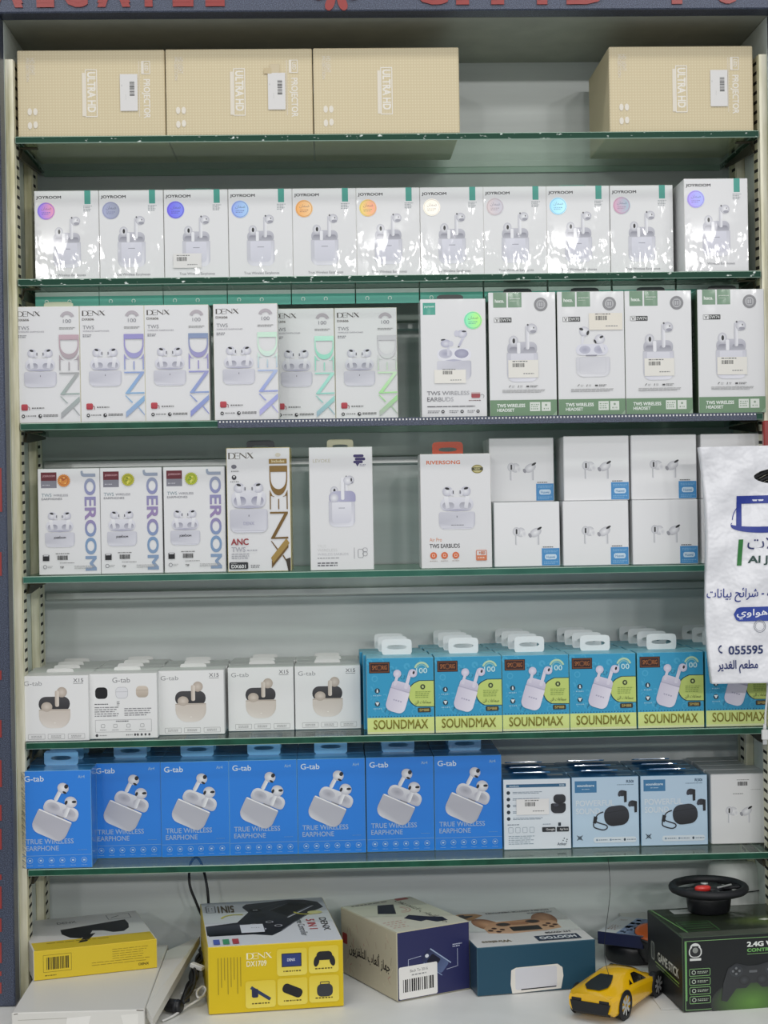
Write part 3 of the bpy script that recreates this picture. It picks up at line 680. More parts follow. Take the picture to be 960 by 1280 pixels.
def gold_denx():
    W, H, D = .080, .156, .05; r = Recipe(W, H, D)
    r.add('carton', box_mesh('carton', W, H, D, {'all': WH, 'right': 'd8b93c', 'left': '9aa0a8'}, 'wrapped', edge='d7c47a'))
    k = Ink(80, 155, front_map(W, H, D), 'wrapped')
    k.tf(-90, 2.5, 14); serif_denx(k, 0, 0, 8, 32, '5e574c', 'brand_lettering', 'wrapped'); k.notf(); k.part('lettering').micro(6, 28, 16, 30.5, '8a8a8a', 1, 3); k.micro(5, 41, 15, 43.5, '8a8a8a', 1, 4)
    k.part('icons').ell(9.5, 23.5, 3.4, 2.6, '70707a', n=14); k.ell(9.5, 37, 3, 3, '2b2b30', n=14); k.ell(9.5, 36, 1.2, 1.2, 'e8e8e8', n=10); k.ell(65, 9.5, 3.5, 2.5, 'd8d2c0', n=12)
    k.part('gold_print', 'foil').rect(53.5, 14.5, 76, 20.5, '9a7c3c'); k.text('Includes', 57, 15.5, 73, 19, 'e9dcb4', .02)
    serif_denx(k, 54, 23, 76.5, 151, gv('8a6a2c', '6a4c1c', 23, 151), 'gold_print')
    k.poly([(74, 114), (78, 120), (57, 145), (54.5, 138)], 'a88a48'); k.poly([(73, 140), (79, 138), (79, 155), (76, 155)], '3c3226')
    wide_case(k, 27.5, 76, 47, 30, 'd4d4e6', '8d8da4'); k.part('earphone_picture').text('DENX', 20.5, 92.5, 34, 96.5, 'b2b2c8', .01)
    k.part('lettering').text('ANC', 4.5, 113.5, 26.5, 121.5, '9c2f34', .025); k.text('TWS', 5, 124, 22.5, 130, 'b0b0b8', .01); k.micro(24.5, 127, 38, 129.5, 'b0b0b8', 1, 2); k.micro(5, 131.5, 27, 139, 'a5a5ad', 3, 5, .4)
    k.part('model_tag').rrect(2, 143, 25.5, 151.5, 1.5, '25272c'); k.text('DX601', 4.5, 146, 22.5, 150.5, 'e4e4e4', .03); k.micro(4.5, 144, 12, 145.2, 'b0b0b0', 1, 3); k.part('lettering').micro(29, 146, 40, 150.5, '77777c', 2, 9)
    r.ink(k); r.add('hang_tab', tab_mesh(.036, .018, '2b2f37', (.6, .25)), (0, D/2-.001, H-.007)); return r
def lavender_tall():
    W, H, D = .080, .155, .05; r = Recipe(W, H, D)
    r.add('carton', box_mesh('carton', W, H, D, {'all': WH, 'top': 'dad9d2'}, edge='e2e2df'))
    k = Ink(80, 154, front_map(W, H, D))
    k.part('lettering').text('LEVOKE', 5, 14.5, 27, 19, 'cdc9b8', .01); k.text('TRUE', 9, 122, 20, 125.5, 'd9d9d9'); k.text('WIRELESS', 9, 127, 34, 130.5, 'd0d0d0'); k.text('WIRELESS EARBUDS', 9, 132.5, 48, 135.5, 'c3c3c7'); k.micro(9, 137.5, 36, 140, 'b0b0b2', 1, 4); k.micro(9, 143.5, 34, 149.5, '6f6f75', 2, 5)
    k.part('logo'); k.rrect(56, 9.5, 69, 13, 1.6, '3d3468'); k.rrect(58, 13.4, 71, 17, 1.6, '3d3468', True); k.rrect(56, 17.2, 68, 20.5, 1.6, '3d3468', True); k.poly([(58, 19), (61, 24.5), (64, 20)], '3d3468'); k.micro(64, 21.5, 72, 24.5, '8a86a0', 2, 2)
    tall_case(k, 40.5, 68, 33, 32, 'e9e9ef', '9b99bd')
    k.part('earphone_picture').rrect(26, 55, 58, 68.2, (9, 9, 1, 1), gu('c4c4d6', 'a3a2c4', 26, 58)); k.ell(31, 63.5, 5.5, 5.5, 'f1f1f4', 'c6c6d2'); k.rrect(39.8, 38, 44, 66, 1.5, 'eeeef2'); k.ell(48.5, 42, 5.6, 5.4, 'f1f1f4', 'c9c9d3'); k.ell(53, 41, 1, 2.4, '2b2b30', n=10)
    k.part('accessory_picture').frame(60, 128, 67, 139, 2, .5, '8a8a90'); k.ring(69, 134, 2.6, 3.1, '8a8a90', 0, 360, 16); k.line([(55.5, 126), (55.5, 140)], .5, '9a9aa0'); k.frame(66, 126.5, 72, 132, 2, .5, '9a9aa0')
    r.ink(k); r.add('hang_tab', tab_mesh(.034, .018, 'b9b29a', (.6, .25)), (0, D/2-.001, H-.006)); return r
def orange_tab():
    W, H, D = .0895, .1445, .05; r = Recipe(W, H, D)
    r.add('carton', box_mesh('carton', W, H, D, {'all': WH, 'left': 'e2e2e2'}, edge='e6e2de'))
    k = Ink(89, 143, front_map(W, H, D))
    k.part('lettering').text('RIVERSONG', 8, 8.3, 50.5, 13, 'dd7347', .025); k.text('Air Pro', 10.5, 105, 26, 109.5, 'd98a5e'); k.text('TWS EARBUDS', 10.5, 112.5, 48.5, 117.8, '3b3b3f', .012)
    k.part('badge').ell(72, 19.5, 7.2, 5.4, '8e8238'); k.ell(72, 19.5, 6, 4.3, 'c3bb86'); k.rect(64.8, 17.6, 79.2, 21.2, '4c4b35'); k.text('NEW', 68.5, 18.2, 75.5, 20.6, 'd6cf9a', .02)
    wide_case(k, 45.5, 72, 45.5, 22.5, 'e6e6ea', 'a9a9b2'); k.part('earphone_picture').micro(38, 88.5, 54, 90, '8f8f95', 1, 2)
    k.part('icons')
    for i, u in enumerate((15.2, 29, 43.2)):
        k.ell(u, 127, 4.3, 4.3, 'dd7044', n=18); k.frame(u-1.8, 125.2, u+1.8, 128.8, .8, .6, 'f3d8ca'); k.micro(u-4.5, 133, u+4.5, 134.5, 'b5a79f', 1, i)
    k.frame(68.8, 121, 82.3, 134, 1, .8, 'd9805a'); k.rect(69.3, 127.5, 81.8, 133.5, 'd9805a'); k.text('+80', 72, 122.5, 80, 126.3, 'd9805a', .02); k.micro(71, 129, 80, 132, 'f3dccf', 1, 3)
    r.ink(k); r.add('hang_tab', tab_mesh(.040, .020, 'dd5226', (.6, .26), .0015, 'gloss_plastic'), (-.006, D/2-.002, H-.003)); return r
def pods_white():
    W, H, D = .0838, .0822, .078; r = Recipe(W, H, D)
    r.add('carton', box_mesh('carton', W, H, D, {'all': 'eeeeef'}, 'wrapped', .0009, edge='e6e6e8'))
    k = Ink(84, 81, front_map(W, H, D), 'wrapped'); pod_pair(k, 0, 0)
    k.part('sticker').rect(60.5, 58.5, 83.2, 80, '4792cc'); k.rrect(64.5, 66, 79.5, 72.5, 2.5, 'cfe3f2'); k.text('Huawei', 66.5, 67.8, 77.5, 71, '5b93c2', .02); k.micro(63, 60.5, 81, 64, '82b6de', 2, 3); k.micro(63, 74.5, 81, 78.5, '82b6de', 2, 4)
    k.part('lettering').micro(62, 56, 75, 57.8, '3a3a3e', 1, 5)
    r.ink(k); return r
def pod_pair(k, du, dv, s=1.0):
    k.part('earphone_picture'); k.tf(0, du, dv, s)
    k.ell(34, 38, 6, 6, 'f3f3f5', 'c9c9ce'); k.ell(38.5, 40, 3.2, 4.4, 'd5d5da', 'eeeeef', n=14); k.rrect(26.8, 40, 30.3, 54, 1.4, gu('b4b4ba', 'f1f1f3', 26.8, 29.5)); k.ell(28.6, 37, 5, 5.6, 'ececef', 'c9c9ce'); k.rrect(27.6, 33.8, 29.8, 40.4, 1, '222226')
    k.poly([(54, 43), (57.5, 42), (57.5, 54), (55, 54)], gu('f1f1f3', 'b8b8be', 54, 57.5)); k.ell(53, 38.5, 8, 5.2, 'f3f3f5', 'c3c3c9', rot=-28); k.ell(45.8, 42, 2, 3, '9b9ba2', n=12, rot=-28); k.ell(58, 33.5, 3.4, 1.4, '1d1d20', n=12, rot=-30)
    k.notf()
def cream_case():
    W, H, D = .0845, .0815, .045; r = Recipe(W, H, D)
    r.add('carton', box_mesh('carton', W, H, D, {'all': 'ebebea', 'top': 'e4e4e2'}, edge='dededc'))
    k = Ink(85, 81, front_map(W, H, D))
    k.part('lettering').text('G-tab', 4.5, 6.5, 27, 12, '9a9a9c', .0); k.text('X15', 66, 4, 78.5, 8.6, '77777a', .01); k.line([(66, 10), (78.5, 10)], .5, '77777a')
    k.part('earphone_picture')
    k.rrect(22.6, 26, 61.4, 44, 8.5, gv('4a494c', '2f2e31', 26, 44)); k.rrect(22.8, 41.5, 61.8, 65, (1, 1, 15, 15), gstops([(22.8, 'd6cdc3'), (30, 'e6dfd7'), (50, 'e8e1da'), (61.8, 'cfc4b9')], 0)); k.line([(22.8, 42.5), (61.8, 42.5)], .7, 'aa9c8e')
    k.ell(51.6, 20.6, 6.4, 6.4, 'd8cdc2', 'b7a99c'); k.rrect(43, 18.5, 48, 38.5, 2, gu('c3b6a9', 'e0d6cb', 43, 47)); k.ell(32.6, 38.5, 7, 6, 'd9cec3', 'b9ac9f'); k.rect(25.4, 41.2, 40, 41.6, 'b9ac9f'); k.ell(42.5, 58.5, 1, .6, 'f0ebe4', n=8)
    k.part('icons')
    for u in (9, 33.5, 58.5): k.frame(u, 72, u+21, 78.4, .6, .4, 'a9a9a9'); k.micro(u+4, 73.6, u+17, 77, 'b3b3b3', 2, int(u))
    r.ink(k); r.add('hang_tab', tab_mesh(.034, .012, 'e6e6e4', (.55, .2)), (0, D/2-.0006, H-.0075)); return r
def cream_back():
    W, H, D = .0845, .0815, .045; r = Recipe(W, H, D)
    r.add('carton', box_mesh('carton', W, H, D, {'all': 'ebebea', 'top': 'e4e4e2'}, edge='dededc'))
    k = Ink(88, 82, front_map(W, H, D))
    k.part('lettering').text('G-tab', 30, 5, 53, 11.5, '8a8a8d', .0)
    k.part('case_pictures').rrect(7.5, 17, 23.5, 31.5, 5, '17171a'); k.rrect(34, 17, 50, 31.5, 5, 'e3e3e6'); k.frame(34, 17, 50, 31.5, 5, .5, 'b9b9bd'); k.line([(34, 23), (50, 23)], .4, 'b5b5b9'); k.rrect(60.5, 16, 76.5, 30.5, 5, gv('d9cdbf', 'b9ac9d', 16, 30)); k.line([(60.5, 21.5), (76.5, 21.5)], .4, 'a39687')
    k.part('lettering').micro(6.5, 37.3, 24, 39.3, '55555a', 1, 1); k.micro(6.5, 41, 38, 54.5, '8a8a8d', 5, 2, .4); k.micro(45, 43, 80, 54, '8a8a8d', 4, 3, .4); k.text('FF', 35.5, 35, 39, 41, '77777a')
    k.frame(7, 58, 80, 73.5, .5, .35, '9a9a9c'); k.micro(34, 59, 50, 61, '55555a', 1, 4)
    k.part('icons')
    for u in (17, 33, 50, 68): k.frame(u-2.5, 63.5, u+2.5, 68, 1, .4, '8a8a8d'); k.micro(u-4, 70, u+4, 71.5, '9a9a9c', 1, u)
    k.ell(9, 77.5, 1.8, 1.8, '444448', n=12); k.micro(12.5, 76.6, 22, 78.4, '9a9a9c', 1, 5); k.micro(47, 76, 55, 78.6, '77777a', 1, 6)
    for u in (58.5, 62, 67, 72, 77): k.ell(u, 77.2, 1.4, 1.6, '4a4a4e', n=8, keep=True)
    r.ink(k); r.add('hang_tab', tab_mesh(.034, .012, 'e6e6e4', (.55, .2)), (0, D/2-.0006, H-.0075)); return r
def lime_band():
    W, H, D = .0842, .0955, .044; r = Recipe(W, H, D)
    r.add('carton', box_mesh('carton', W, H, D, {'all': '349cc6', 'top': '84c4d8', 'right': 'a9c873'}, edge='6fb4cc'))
    k = Ink(84, 93, front_map(W, H, D))
    k.part('pattern')
    rnd = random.Random(5); k.lay += k.STEP
    for i in range(60):
        u, v = rnd.uniform(3, 80), rnd.uniform(2, 70); k.ring(u, v, rnd.uniform(1.5, 3.5), rnd.uniform(3.6, 4.2), '48aad0', rnd.uniform(0, 360), rnd.uniform(360, 500), 8, True)
    k.part('color_band').rect(.2, 73, 83.8, 92.8, 'd6e48e'); k.rect(.2, 90.2, 83.8, 92.8, 'dfe6b4')
    for i in range(21): k.rect(3+i*3.8, 71, 4.2+i*3.8, 72.3, '1d5a7c', True)
    P = [(83.8, 29), (66, 29)]+[(68+16*math.cos(math.radians(a)), 45+15.5*math.sin(math.radians(a))) for a in range(250, 109, -14)]+[(83.8, 60)]
    k.poly([(u-.9 if u < 83 else u, v+(.9 if v > 45 else -.9)) for u, v in P], '1f4c5c'); k.poly(P, 'c3d576')
    k.part('badge').rect(3.2, 5, 29, 18.5, '30181a'); k.frame(4.2, 6, 28, 17.5, .4, .9, '7c4a2c'); k.text('SMX ORIG', 7, 9, 25.5, 14.5, 'a8683a', .02); k.ell(16, 11.8, 3.6, 3.6, '7c4a2c', n=14); k.ell(16, 11.8, 2.4, 2.4, '3c201c', n=12)
    k.part('quality_mark').ring(69, 15, 7.2, 9.6, 'b9d8b4', 195, 345, 16); k.ring(69, 15, 5, 6.6, '7fc0c8', 200, 340, 14); k.text('100', 62, 13, 76, 19.5, 'bfe4ea', .02)
    k.part('icons').ell(13, 40, 3.2, 3.2, '1c3c4e', n=16); k.poly([(12, 42), (14.5, 42), (13.6, 38), (12.5, 38)], 'dfe8ea'); k.ell(13, 56, 3.2, 3.2, '1c3c4e', n=16); k.poly([(10.5, 54), (15.5, 54), (13.4, 58), (12.6, 58)], 'dfe8ea'); k.micro(8, 44.5, 18, 47, '9ccbe0', 1, 3); k.micro(8, 60.5, 18, 63, '9ccbe0', 1, 4)
    k.ell(70, 36, 3.1, 3.1, '3d4a2c', n=16); k.text('e', 68.8, 34.6, 71.2, 37.4, 'd5e39c', .03)
    k.part('lettering').micro(60.5, 41, 80, 50, '8aa050', 4, 6, .35); k.text('سماعات الأذن'.replace('الأذن', 'الن'), 60, 52.5, 80, 57.5, '4c5a2a', ar=True)
    k.part('model_tag').rrect(63.5, 61.5, 79.5, 67.2, 1, '3c3527'); k.text('SM88', 65.5, 62.7, 77.5, 66, 'b3a05c', .03)
    k.part('lettering').text('SOUNDMAX', 8, 75.5, 76, 87, gv('8f8a2a', '6f6418', 75, 87), .012)
    k.part('earphone_picture'); k.tf(17, 39, 48)
    k.rrect(-12.5, -9, 12.5, 19, (2, 2, 8, 8), gu('cfcadb', 'e6e2ee', -12, 10)); k.rrect(-12, -19, 12, -8, (7, 7, 1, 1), gv('d9d4e4', 'c3bfd2', -19, -8)); k.line([(-12.5, -9), (12.5, -9)], .5, 'a9a5ba')
    k.ell(-9, -27, 5, 5, 'e3e0ee', 'c9c4d8'); k.rrect(-10, -24, -6.4, -12, 1.5, 'd8d4e2'); k.rrect(4, -34, 8.2, -12, 1.8, 'dcd8e6'); k.ell(9.5, -33, 5.5, 5, 'e6e2ee', 'c9c4d8'); k.ell(10.4, -34, 1.4, 2.2, '2a2a33', n=10); k.micro(-5, 3, 6, 6, 'b3afc4', 1, 5); k.notf()
    r.ink(k); r.add('hang_tab', tab_mesh(.0385, .021, 'f0f0f0', (.68, .26), .0009), (-.002, D/2-.0009, H-.001)); return r
def blue_tilted():
    W, H, D = .0868, .1215, .044; r = Recipe(W, H, D)
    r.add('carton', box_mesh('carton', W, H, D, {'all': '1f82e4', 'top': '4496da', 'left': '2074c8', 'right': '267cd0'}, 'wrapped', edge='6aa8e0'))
    k = Ink(85, 120, front_map(W, H, D), 'wrapped')
    k.part('lettering').text('G-tab', 4.5, 6, 28, 13, 'dbe7f2', .01); k.text('Air4', 69.5, 6, 77.5, 9.8, '9cc2e4', .01)
    k.text('TRUE WIRELESS', 5.5, 83.5, 63, 89.8, '9fb9dd', .015); k.text('EARPHONE', 5.5, 92, 45, 98.2, '9fb9dd', .015); k.micro(68, 97, 79, 98, '6a9fd2', 1, 2); k.line([(.5, 104.2), (84.5, 103.6)], .5, '7fb0dd')
    k.part('icons')
    for u in (10, 23, 36, 49, 62, 75.5):
        k.ring(u, 110, 2.9, 3.5, '8fbbe2', n=16); k.rect(u-1.3, 109, u+1.3, 111, 'bcd6ee', True); k.micro(u-3.5, 115.6, u+3.5, 116.8, '8fbbe2', 1, int(u))
    k.part('earphone_picture')
    k.tf(23, 46, 55); k.rrect(-22, -15, 22, 1, (8, 8, 5, 5), gv('e6e6ea', 'bfbfca', -15, 1)); k.ell(-10.5, -7, 8.5, 5.4, 'a5a5b0', 'c6c6d0'); k.ell(10, -7, 8.5, 5.4, 'a5a5b0', 'c6c6d0'); k.poly([(-4, .5), (7, .5), (5, 2.2), (-2, 2.2)], '77777f')
    k.tf(25, 36, 67); k.rrect(-22, -13.5, 22, 15, (2.5, 2.5, 11, 11), gstops([(-22, 'b9b9c3'), (-12, 'e9e9ee'), (4, 'dcdce2'), (22, 'b4b4bf')], 0)); k.poly([(-21.5, -13), (21.5, -13), (21, -11.6), (-21, -11.6)], 'f3f3f5')
    k.tf(28, 50, 22); k.rrect(-3, 2, 2, 17, 2, gu('c9c9d2', 'f1f1f4', -3, 1)); k.ell(1, -1, 7, 6.4, 'f4f4f6', 'c3c3cd'); k.ell(3.5, -4.5, 2.4, 2.8, '222226', n=12); k.ell(5, 3, 2.6, 1.3, '222226', n=12)
    k.tf(22, 60, 40); k.rrect(-3, 3, 2, 19, 2, gu('c9c9d2', 'f1f1f4', -3, 1)); k.ell(0, -1, 7.6, 7, 'f4f4f6', 'c3c3cd'); k.ell(-5, 1.5, 1.6, 2.8, '222226', n=12); k.ell(3.6, -2.8, 2.9, 1.6, '222226', n=12, rot=-24); k.notf()
    r.ink(k); r.add('hang_tab', tab_mesh(.043, .020, '86c6f4', (.62, .26), .001, 'gloss_plastic'), (.0, D/2-.0008, H-.001)); return r
def powder_blue(back=False):
    W, H, D = .0868, .0905, .04; r = Recipe(W, H, D)
    r.add('carton', box_mesh('carton', W, H, D, {'all': 'b4d2e8', 'front': 'e3eaf1' if back else 'c2daee', 'top': '4a90bc', 'left': '8fb4cc', 'right': '7fa8c4'}, 'wrapped', edge='7ea8c6'))
    k = Ink(86, 88, front_map(W, H, D), 'wrapped')
    if back:
        k.part('logo').rect(4, 6.5, 80, 10.5, '2d6389'); k.text('soundcore', 8, 7.3, 20, 9.7, 'cfe0ec', .02); k.text('R50i', 72, 7.3, 78, 9.7, 'cfe0ec', .02)
        k.part('icons')
        for i in range(5): k.ell(6.5, 17+i*8.1, 2.3, 2.3, '26333f', n=14, keep=True)
        k.part('lettering')
        for i in range(5): k.micro(12, 15.5+i*8.1, 50-4*(i % 2), 18.6+i*8.1, '6f8293', 2, i, .4)
        k.micro(5, 56, 20, 57.6, '55687a', 1, 8); k.micro(6, 70, 40, 82, '8fa0ae', 5, 9, .35); k.text('Anker', 68, 80, 80, 83.6, '3a4a5a', .01)
        for u in (6, 15, 24, 33): k.frame(u, 60, u+6, 67, 1, .4, '8c9caa')
        for (u, v) in ((77, 75), (80.5, 76.5), (75.5, 77.6), (79.8, 79)): k.ell(u, v, .8, .8, '333f4a', n=8, keep=True)
        k.part('store_badges').rrect(49, 60.5, 66, 66.5, .8, '20262c'); k.rrect(67.5, 60.5, 83, 66.5, .8, '20262c', True); k.text('Google', 54, 62, 65, 65.3, 'd8d8d8', .02); k.text('App Store', 71.5, 62, 82, 65.3, 'd8d8d8', .02); k.rrect(69.5, 55, 73, 59.4, .6, '26333f'); k.micro(50, 56, 60, 57.5, '6f8293', 1, 2)
        k.part('earphone_picture').rrect(64, 20, 79.5, 31, 4.5, gv('30323a', '1a1b20', 20, 31)); k.rrect(60.5, 31, 79.5, 43.5, (2, 2, 6, 6), gv('1b1c22', '2a2c34', 31, 43)); k.ell(67, 33, 3.6, 2, '3c3f4a', n=12)
        price_label(k, 16.5, 25, 58, 44.5, (.26, .58), (.20, .46), 'efedec')
    else:
        k.part('logo').rect(4, 5, 32, 19.6, '3f7fae'); k.text('soundcore', 7, 9, 29, 12.2, 'dcebf5', .03); k.micro(13, 14.5, 23, 16, 'bcd6e8', 1, 2)
        k.part('lettering').text('R50i', 70, 4.6, 79.5, 8.2, '44607a', .03); k.micro(58, 9.6, 80, 11.2, '7f97aa', 1, 4)
        k.text('POWERFUL', 5, 29, 54, 36.5, 'dfeaf3', .025); k.text('SOUND', 5, 39, 36, 46.5, 'dfeaf3', .025)
        k.part('icons').line([(6, 73), (13, 79)], .9, '33424f'); k.line([(13, 73), (6, 79)], .9, '33424f'); k.frame(7.3, 74, 11.7, 78, 1, .7, '33424f'); k.rrect(27, 75.5, 82, 82.5, 3, 'dfe9f1'); k.ell(31.5, 79, 1.4, 1.4, '8aa2b6', n=10); k.ell(49, 79, 1.4, 1.4, '8aa2b6', n=10); k.ell(67, 79, 1.4, 1.8, '3c4c5a', n=10)
        for u in (34, 51, 70): k.micro(u, 78, u+11, 80, '6f8293', 1, u)
        k.part('earphone_picture')
        P = [(40, 44), (33, 47), (28.5, 55), (27.5, 62), (33, 65), (40, 66.5), (44.5, 64.5), (44, 61), (37, 58.5), (31, 56), (30, 51)]
        k.line([(q.x, q.y) for q in catmull([(a, b_, 0) for a, b_ in P], 4)], 1.5, '23262d'); k.poly([(28, 49), (32.5, 50.5), (30.5, 58.5), (26.5, 57.5)], '191b20')
        k.tf(-6, 57, 49); k.rrect(-16, -12.5, 16, 12.5, (11, 11, 11, 11), gv('33363f', '17181d', -12, 12)); k.line([(-14.5, -5), (14.5, -6)], .5, '0e0f12'); k.notf()
        for (u, v, f) in ((66, 21, 1), (79, 34, 1)):
            k.ell(u-1.5, v, 5, 3.8, '2a2c34', n=16); k.poly([(u+.5, v-3.5), (u+4.4, v-2.5), (u+4.2, v+11), (u+1, v+11.5)], '1a1b20'); k.ell(u-5, v+1.6, 2, 2.6, '3a3d48', n=12)
    r.ink(k)
    tp = Ink(86, 40, top_map(W, H, D), 'wrapped'); tp.part('top_print').rect(2, 4, 84, 36, '3a7ca8'); tp.rect(40, 24, 78, 32, 'a9c8dc') if not back else tp.rect(60, 6, 80, 18, 'd8dde0'); tp.barcode(45, 26, 58, 31); r.ink(tp)
    r.add('folded_hang_tab', tab_mesh(.05, .018, '2f86c6', (.5, .2), .001, 'gloss_plastic'), (-.004, D/2-.004, H+.0016), (math.radians(78), 0, 0)); return r
def plain_pods():
    W, H, D = .0835, .0905, .034; r = Recipe(W, H, D)
    r.add('carton', box_mesh('carton', W, H, D, {'all': 'e6e6e6', 'top': 'd9d9d7'}, 'carton', .001, edge='dedede'))
    k = Ink(84, 88, front_map(W, H, D)); pod_pair(k, -3, 11.5, .93)
    k.part('lettering').micro(34, 7, 50, 8.3, '8a8a8a', 1, 3); k.part('barcode').barcode(35, 10, 48, 15); k.part('lettering').micro(52, 19.5, 65, 20.6, 'b0b0b0', 1, 4); k.micro(29, 24, 42, 26, '9a9a9a', 1, 5)
    r.ink(k); return r
def projector(full=True):
    W, H, D = .1824, .1078, .155; r = Recipe(W, H, D)
    v, f, ns = bevbox(W, H, D, .0012); r.add('carton', newmesh('carton', v, f, ['dotted_carton']))
    k = Ink(184, 106, front_map(W, H, D)); w_ = 'e9e4da'
    k.part('lettering').text('ULTRA HD', 87, 27, 97.5, 76, w_, .035, 90, res=4); 
    if full: k.text('PROJECTOR', 155, 36, 165.5, 84, w_, .02, 90); k.text('LED', 159, 17, 163.5, 26, w_, .02, 90)
    k.micro(81, 30, 83, 74, mix(w_, 'cbb892', .3), 1, 2); k.text('HD LIGHT', 16, 10, 22, 30, mix(w_, 'd0be9a', .25), .01, 90); k.text('PROJECTION', 10, 10, 15, 38, mix(w_, 'd0be9a', .25), .01, 90)
    k.part('frame_print').frame(84.5, 24, 99.5, 82, .8, 1.1, w_); k.part('bar_print').rect(80.6, 28, 84.4, 81, mix(w_, 'cbb892', .25))
    if full: k.part('frame_print', None, True).frame(155, 14, 166, 30, .6, .9, w_); k.rect(154.6, 14.5, 158, 29.5, mix(w_, 'cbb892', .2)); k.part('rule_print').line([(152, 14), (152, 82)], .8, mix(w_, 'cbb892', .3))
    k.part('icons')
    for (u, v) in ((22, 75), (22, 91), (15, 75), (15, 92)): k.ell(u, v, 2.8, 4.4, mix(w_, 'cbb892', .15), n=12)
    r.ink(k); return r
def projector_label(u, patch=False):
    W, H, D = .1824, .1078, .155; k = Ink(184, 106, front_map(W, H, D), lay=.0012)
    k.part('price_label').rect(u-11, 30, u+11, 75, 'dcdad8'); k.part('price_label/barcode').barcode(u+1, 39, u+7, 57, rot=1); k.micro(u-9, 42, u-7.5, 46, '555555', 1, 2); k.micro(u-4, 52, u-3, 64, '6a6a6a', 1, 3)
    if patch: k.part('tape_patch', 'wrapped').rect(u-8, 19, u+4, 30, 'cfc0a0'); k.rect(u-16, 24, u-6, 31, 'c9b893')
    return k.meshes()
# ================================================================== first shelf: projector boxes
R_PROJ = projector(); R_PLAIN = projector(False); PZ = SH[0]+EPS
for i, (a, b_, Y, yaw) in enumerate(((23, 207, .006, 0), (209, 391, .005, 0), (393, 575, .004, 0), (762, 943, .006, 0))):
    lab = ('beige dotted projector box at the left end of the top shelf', 'beige dotted projector box with a torn tape patch, second from left on the top shelf',
           'beige dotted projector box without a price label on the top shelf', 'beige dotted projector box standing alone at the right of the top shelf')[i]
    ex = [] if i == 2 else [(n, me, None, None) for n, me in projector_label((139, 0, 0, 140)[i] if i != 1 else 139, i == 1)]
    spawn(R_PLAIN if i == 2 else R_PROJ, 'projector_box', lab, 'box', stand(a, b_, 165, Y, PZ, R_PROJ.D), yaw, 'beige projector boxes on the top shelf', ex)
# ================================================================== second shelf: eleven white boxes
R_JOY = joyroom_tall()
SEALS = [(('7a62e8', 'e08aa8'), 'violet and pink'), (('9aa0c4', '8d93a8'), 'dull grey-blue'), (('6a5ef0', '7f8cf4'), 'bright violet-blue'), (('8fa8f0', 'a9d0f4'), 'pale blue'), (('f0a850', 'f2c890'), 'orange'),
         (('e8d060', 'f09880'), 'yellow and orange'), (('fdf6e4', 'fbf3e6'), 'cream-white'), (('c9b9ba', 'b4b4c0'), 'greyish pink'), (('8fd4f4', 'b0e8f8'), 'light cyan'), (('c48ca8', '8aa8b8'), 'mauve'), (('a08ae8', '9aa8f0'), 'lilac')]
edges = [44, 125, 205.7, 286.7, 366.7, 446.7, 526, 606, 684, 763.7, 842.7]
for i, (cols, cn) in enumerate(SEALS):
    mk = seal(cols)(14.8, 25.3, 10.8, 80, 115, front_map(R_JOY.W, R_JOY.H, R_JOY.D))
    ex = [(n, me, None, None) for n, me in mk]
    if i == 2:
        k = Ink(80, 115, front_map(R_JOY.W, R_JOY.H, R_JOY.D), lay=.0012); price_label(k, 11, 80, 46, 98, (.12, .48), (.24, .52), 'e6e4e2'); ex += [(n, me, None, None) for n, me in k.meshes()]
    if i in (2, 8): ex.append(('hang_tab', tab_mesh(.042, .016, '2c8576', (.6, .2)), (0, -.004, R_JOY.H-.006), None))
    if i < 10: loc = stand(edges[i], edges[i+1], 345, .043, SH[1]+EPS, R_JOY.D)
    else: loc = stand(855, 938, 340, .004, SH[1]+EPS, R_JOY.D); loc = (loc[0], loc[1]+.001, loc[2])
    lab = 'white earphone box with %s round seal, %s on the second shelf' % (cn, NTH[i]+(' from left' if 0 < i < 10 else ''))
    spawn(R_JOY, 'earphone_box', lab, 'box', loc, 0, 'white earphone boxes on the second shelf', ex)
# ================================================================== third shelf
R_DX = dx606(); Z3 = SH[2]+EPS
FOILS = [(['b79aa4', 'a39aa0', '9fb0aa', 'a6a6aa'], 'rosy grey'), (['8f8ac4', '9a96c8', '8fa8d4', '86b4d8', '9aaccf'], 'violet to blue'), (['7f93b4', '9f94c8', '8fa6d4', '8f94d0'], 'slate to violet'),
         (['c9e8d4', 'd4ecdc', 'a6b4e0', '9aa4dc', 'b8b4e4'], 'pale mint to violet'), (['b9e8d4', '8fd8c0', 'a9e4d4', '94d8cc', '9ab0c4'], 'mint green'), (['b4b4b8', 'c8c8cc', 'c4e8bc', '9fe08f', 'b4b8b4'], 'grey to lime')]
for i, (a, b_, Y) in enumerate(((20.7, 100.7, .006), (102, 181.7, .006), (182.7, 262.4, .006), (269.3, 348.3, .003), (341.6, 419.5, .058), (420.6, 497.6, .058))):
    ex = [(n, me, None, None) for n, me in foil_denx(FOILS[i][0])]
    if i in (0, 1): ex.append(('hang_tab', tab_mesh(.037, .016, 'c8cbb0', (.6, .2)), (.008, R_DX.D/2-.001, R_DX.H-.011 if i else R_DX.H-.0055), None))
    spawn(R_DX, 'earphone_box', 'white box with %s sideways foil letters, %s on third shelf' % (FOILS[i][1], NTH[i]+(' from left' if i else '')), 'box',
          stand(a, b_, 526, Y, Z3, R_DX.D), 0, 'white boxes with sideways foil letters', ex)
R_GS = green_square(); k = seal(('6fe0b0', 'a8ec6a'))(66, 27.5, 11.2, 82, 150, front_map(R_GS.W, R_GS.H, R_GS.D))
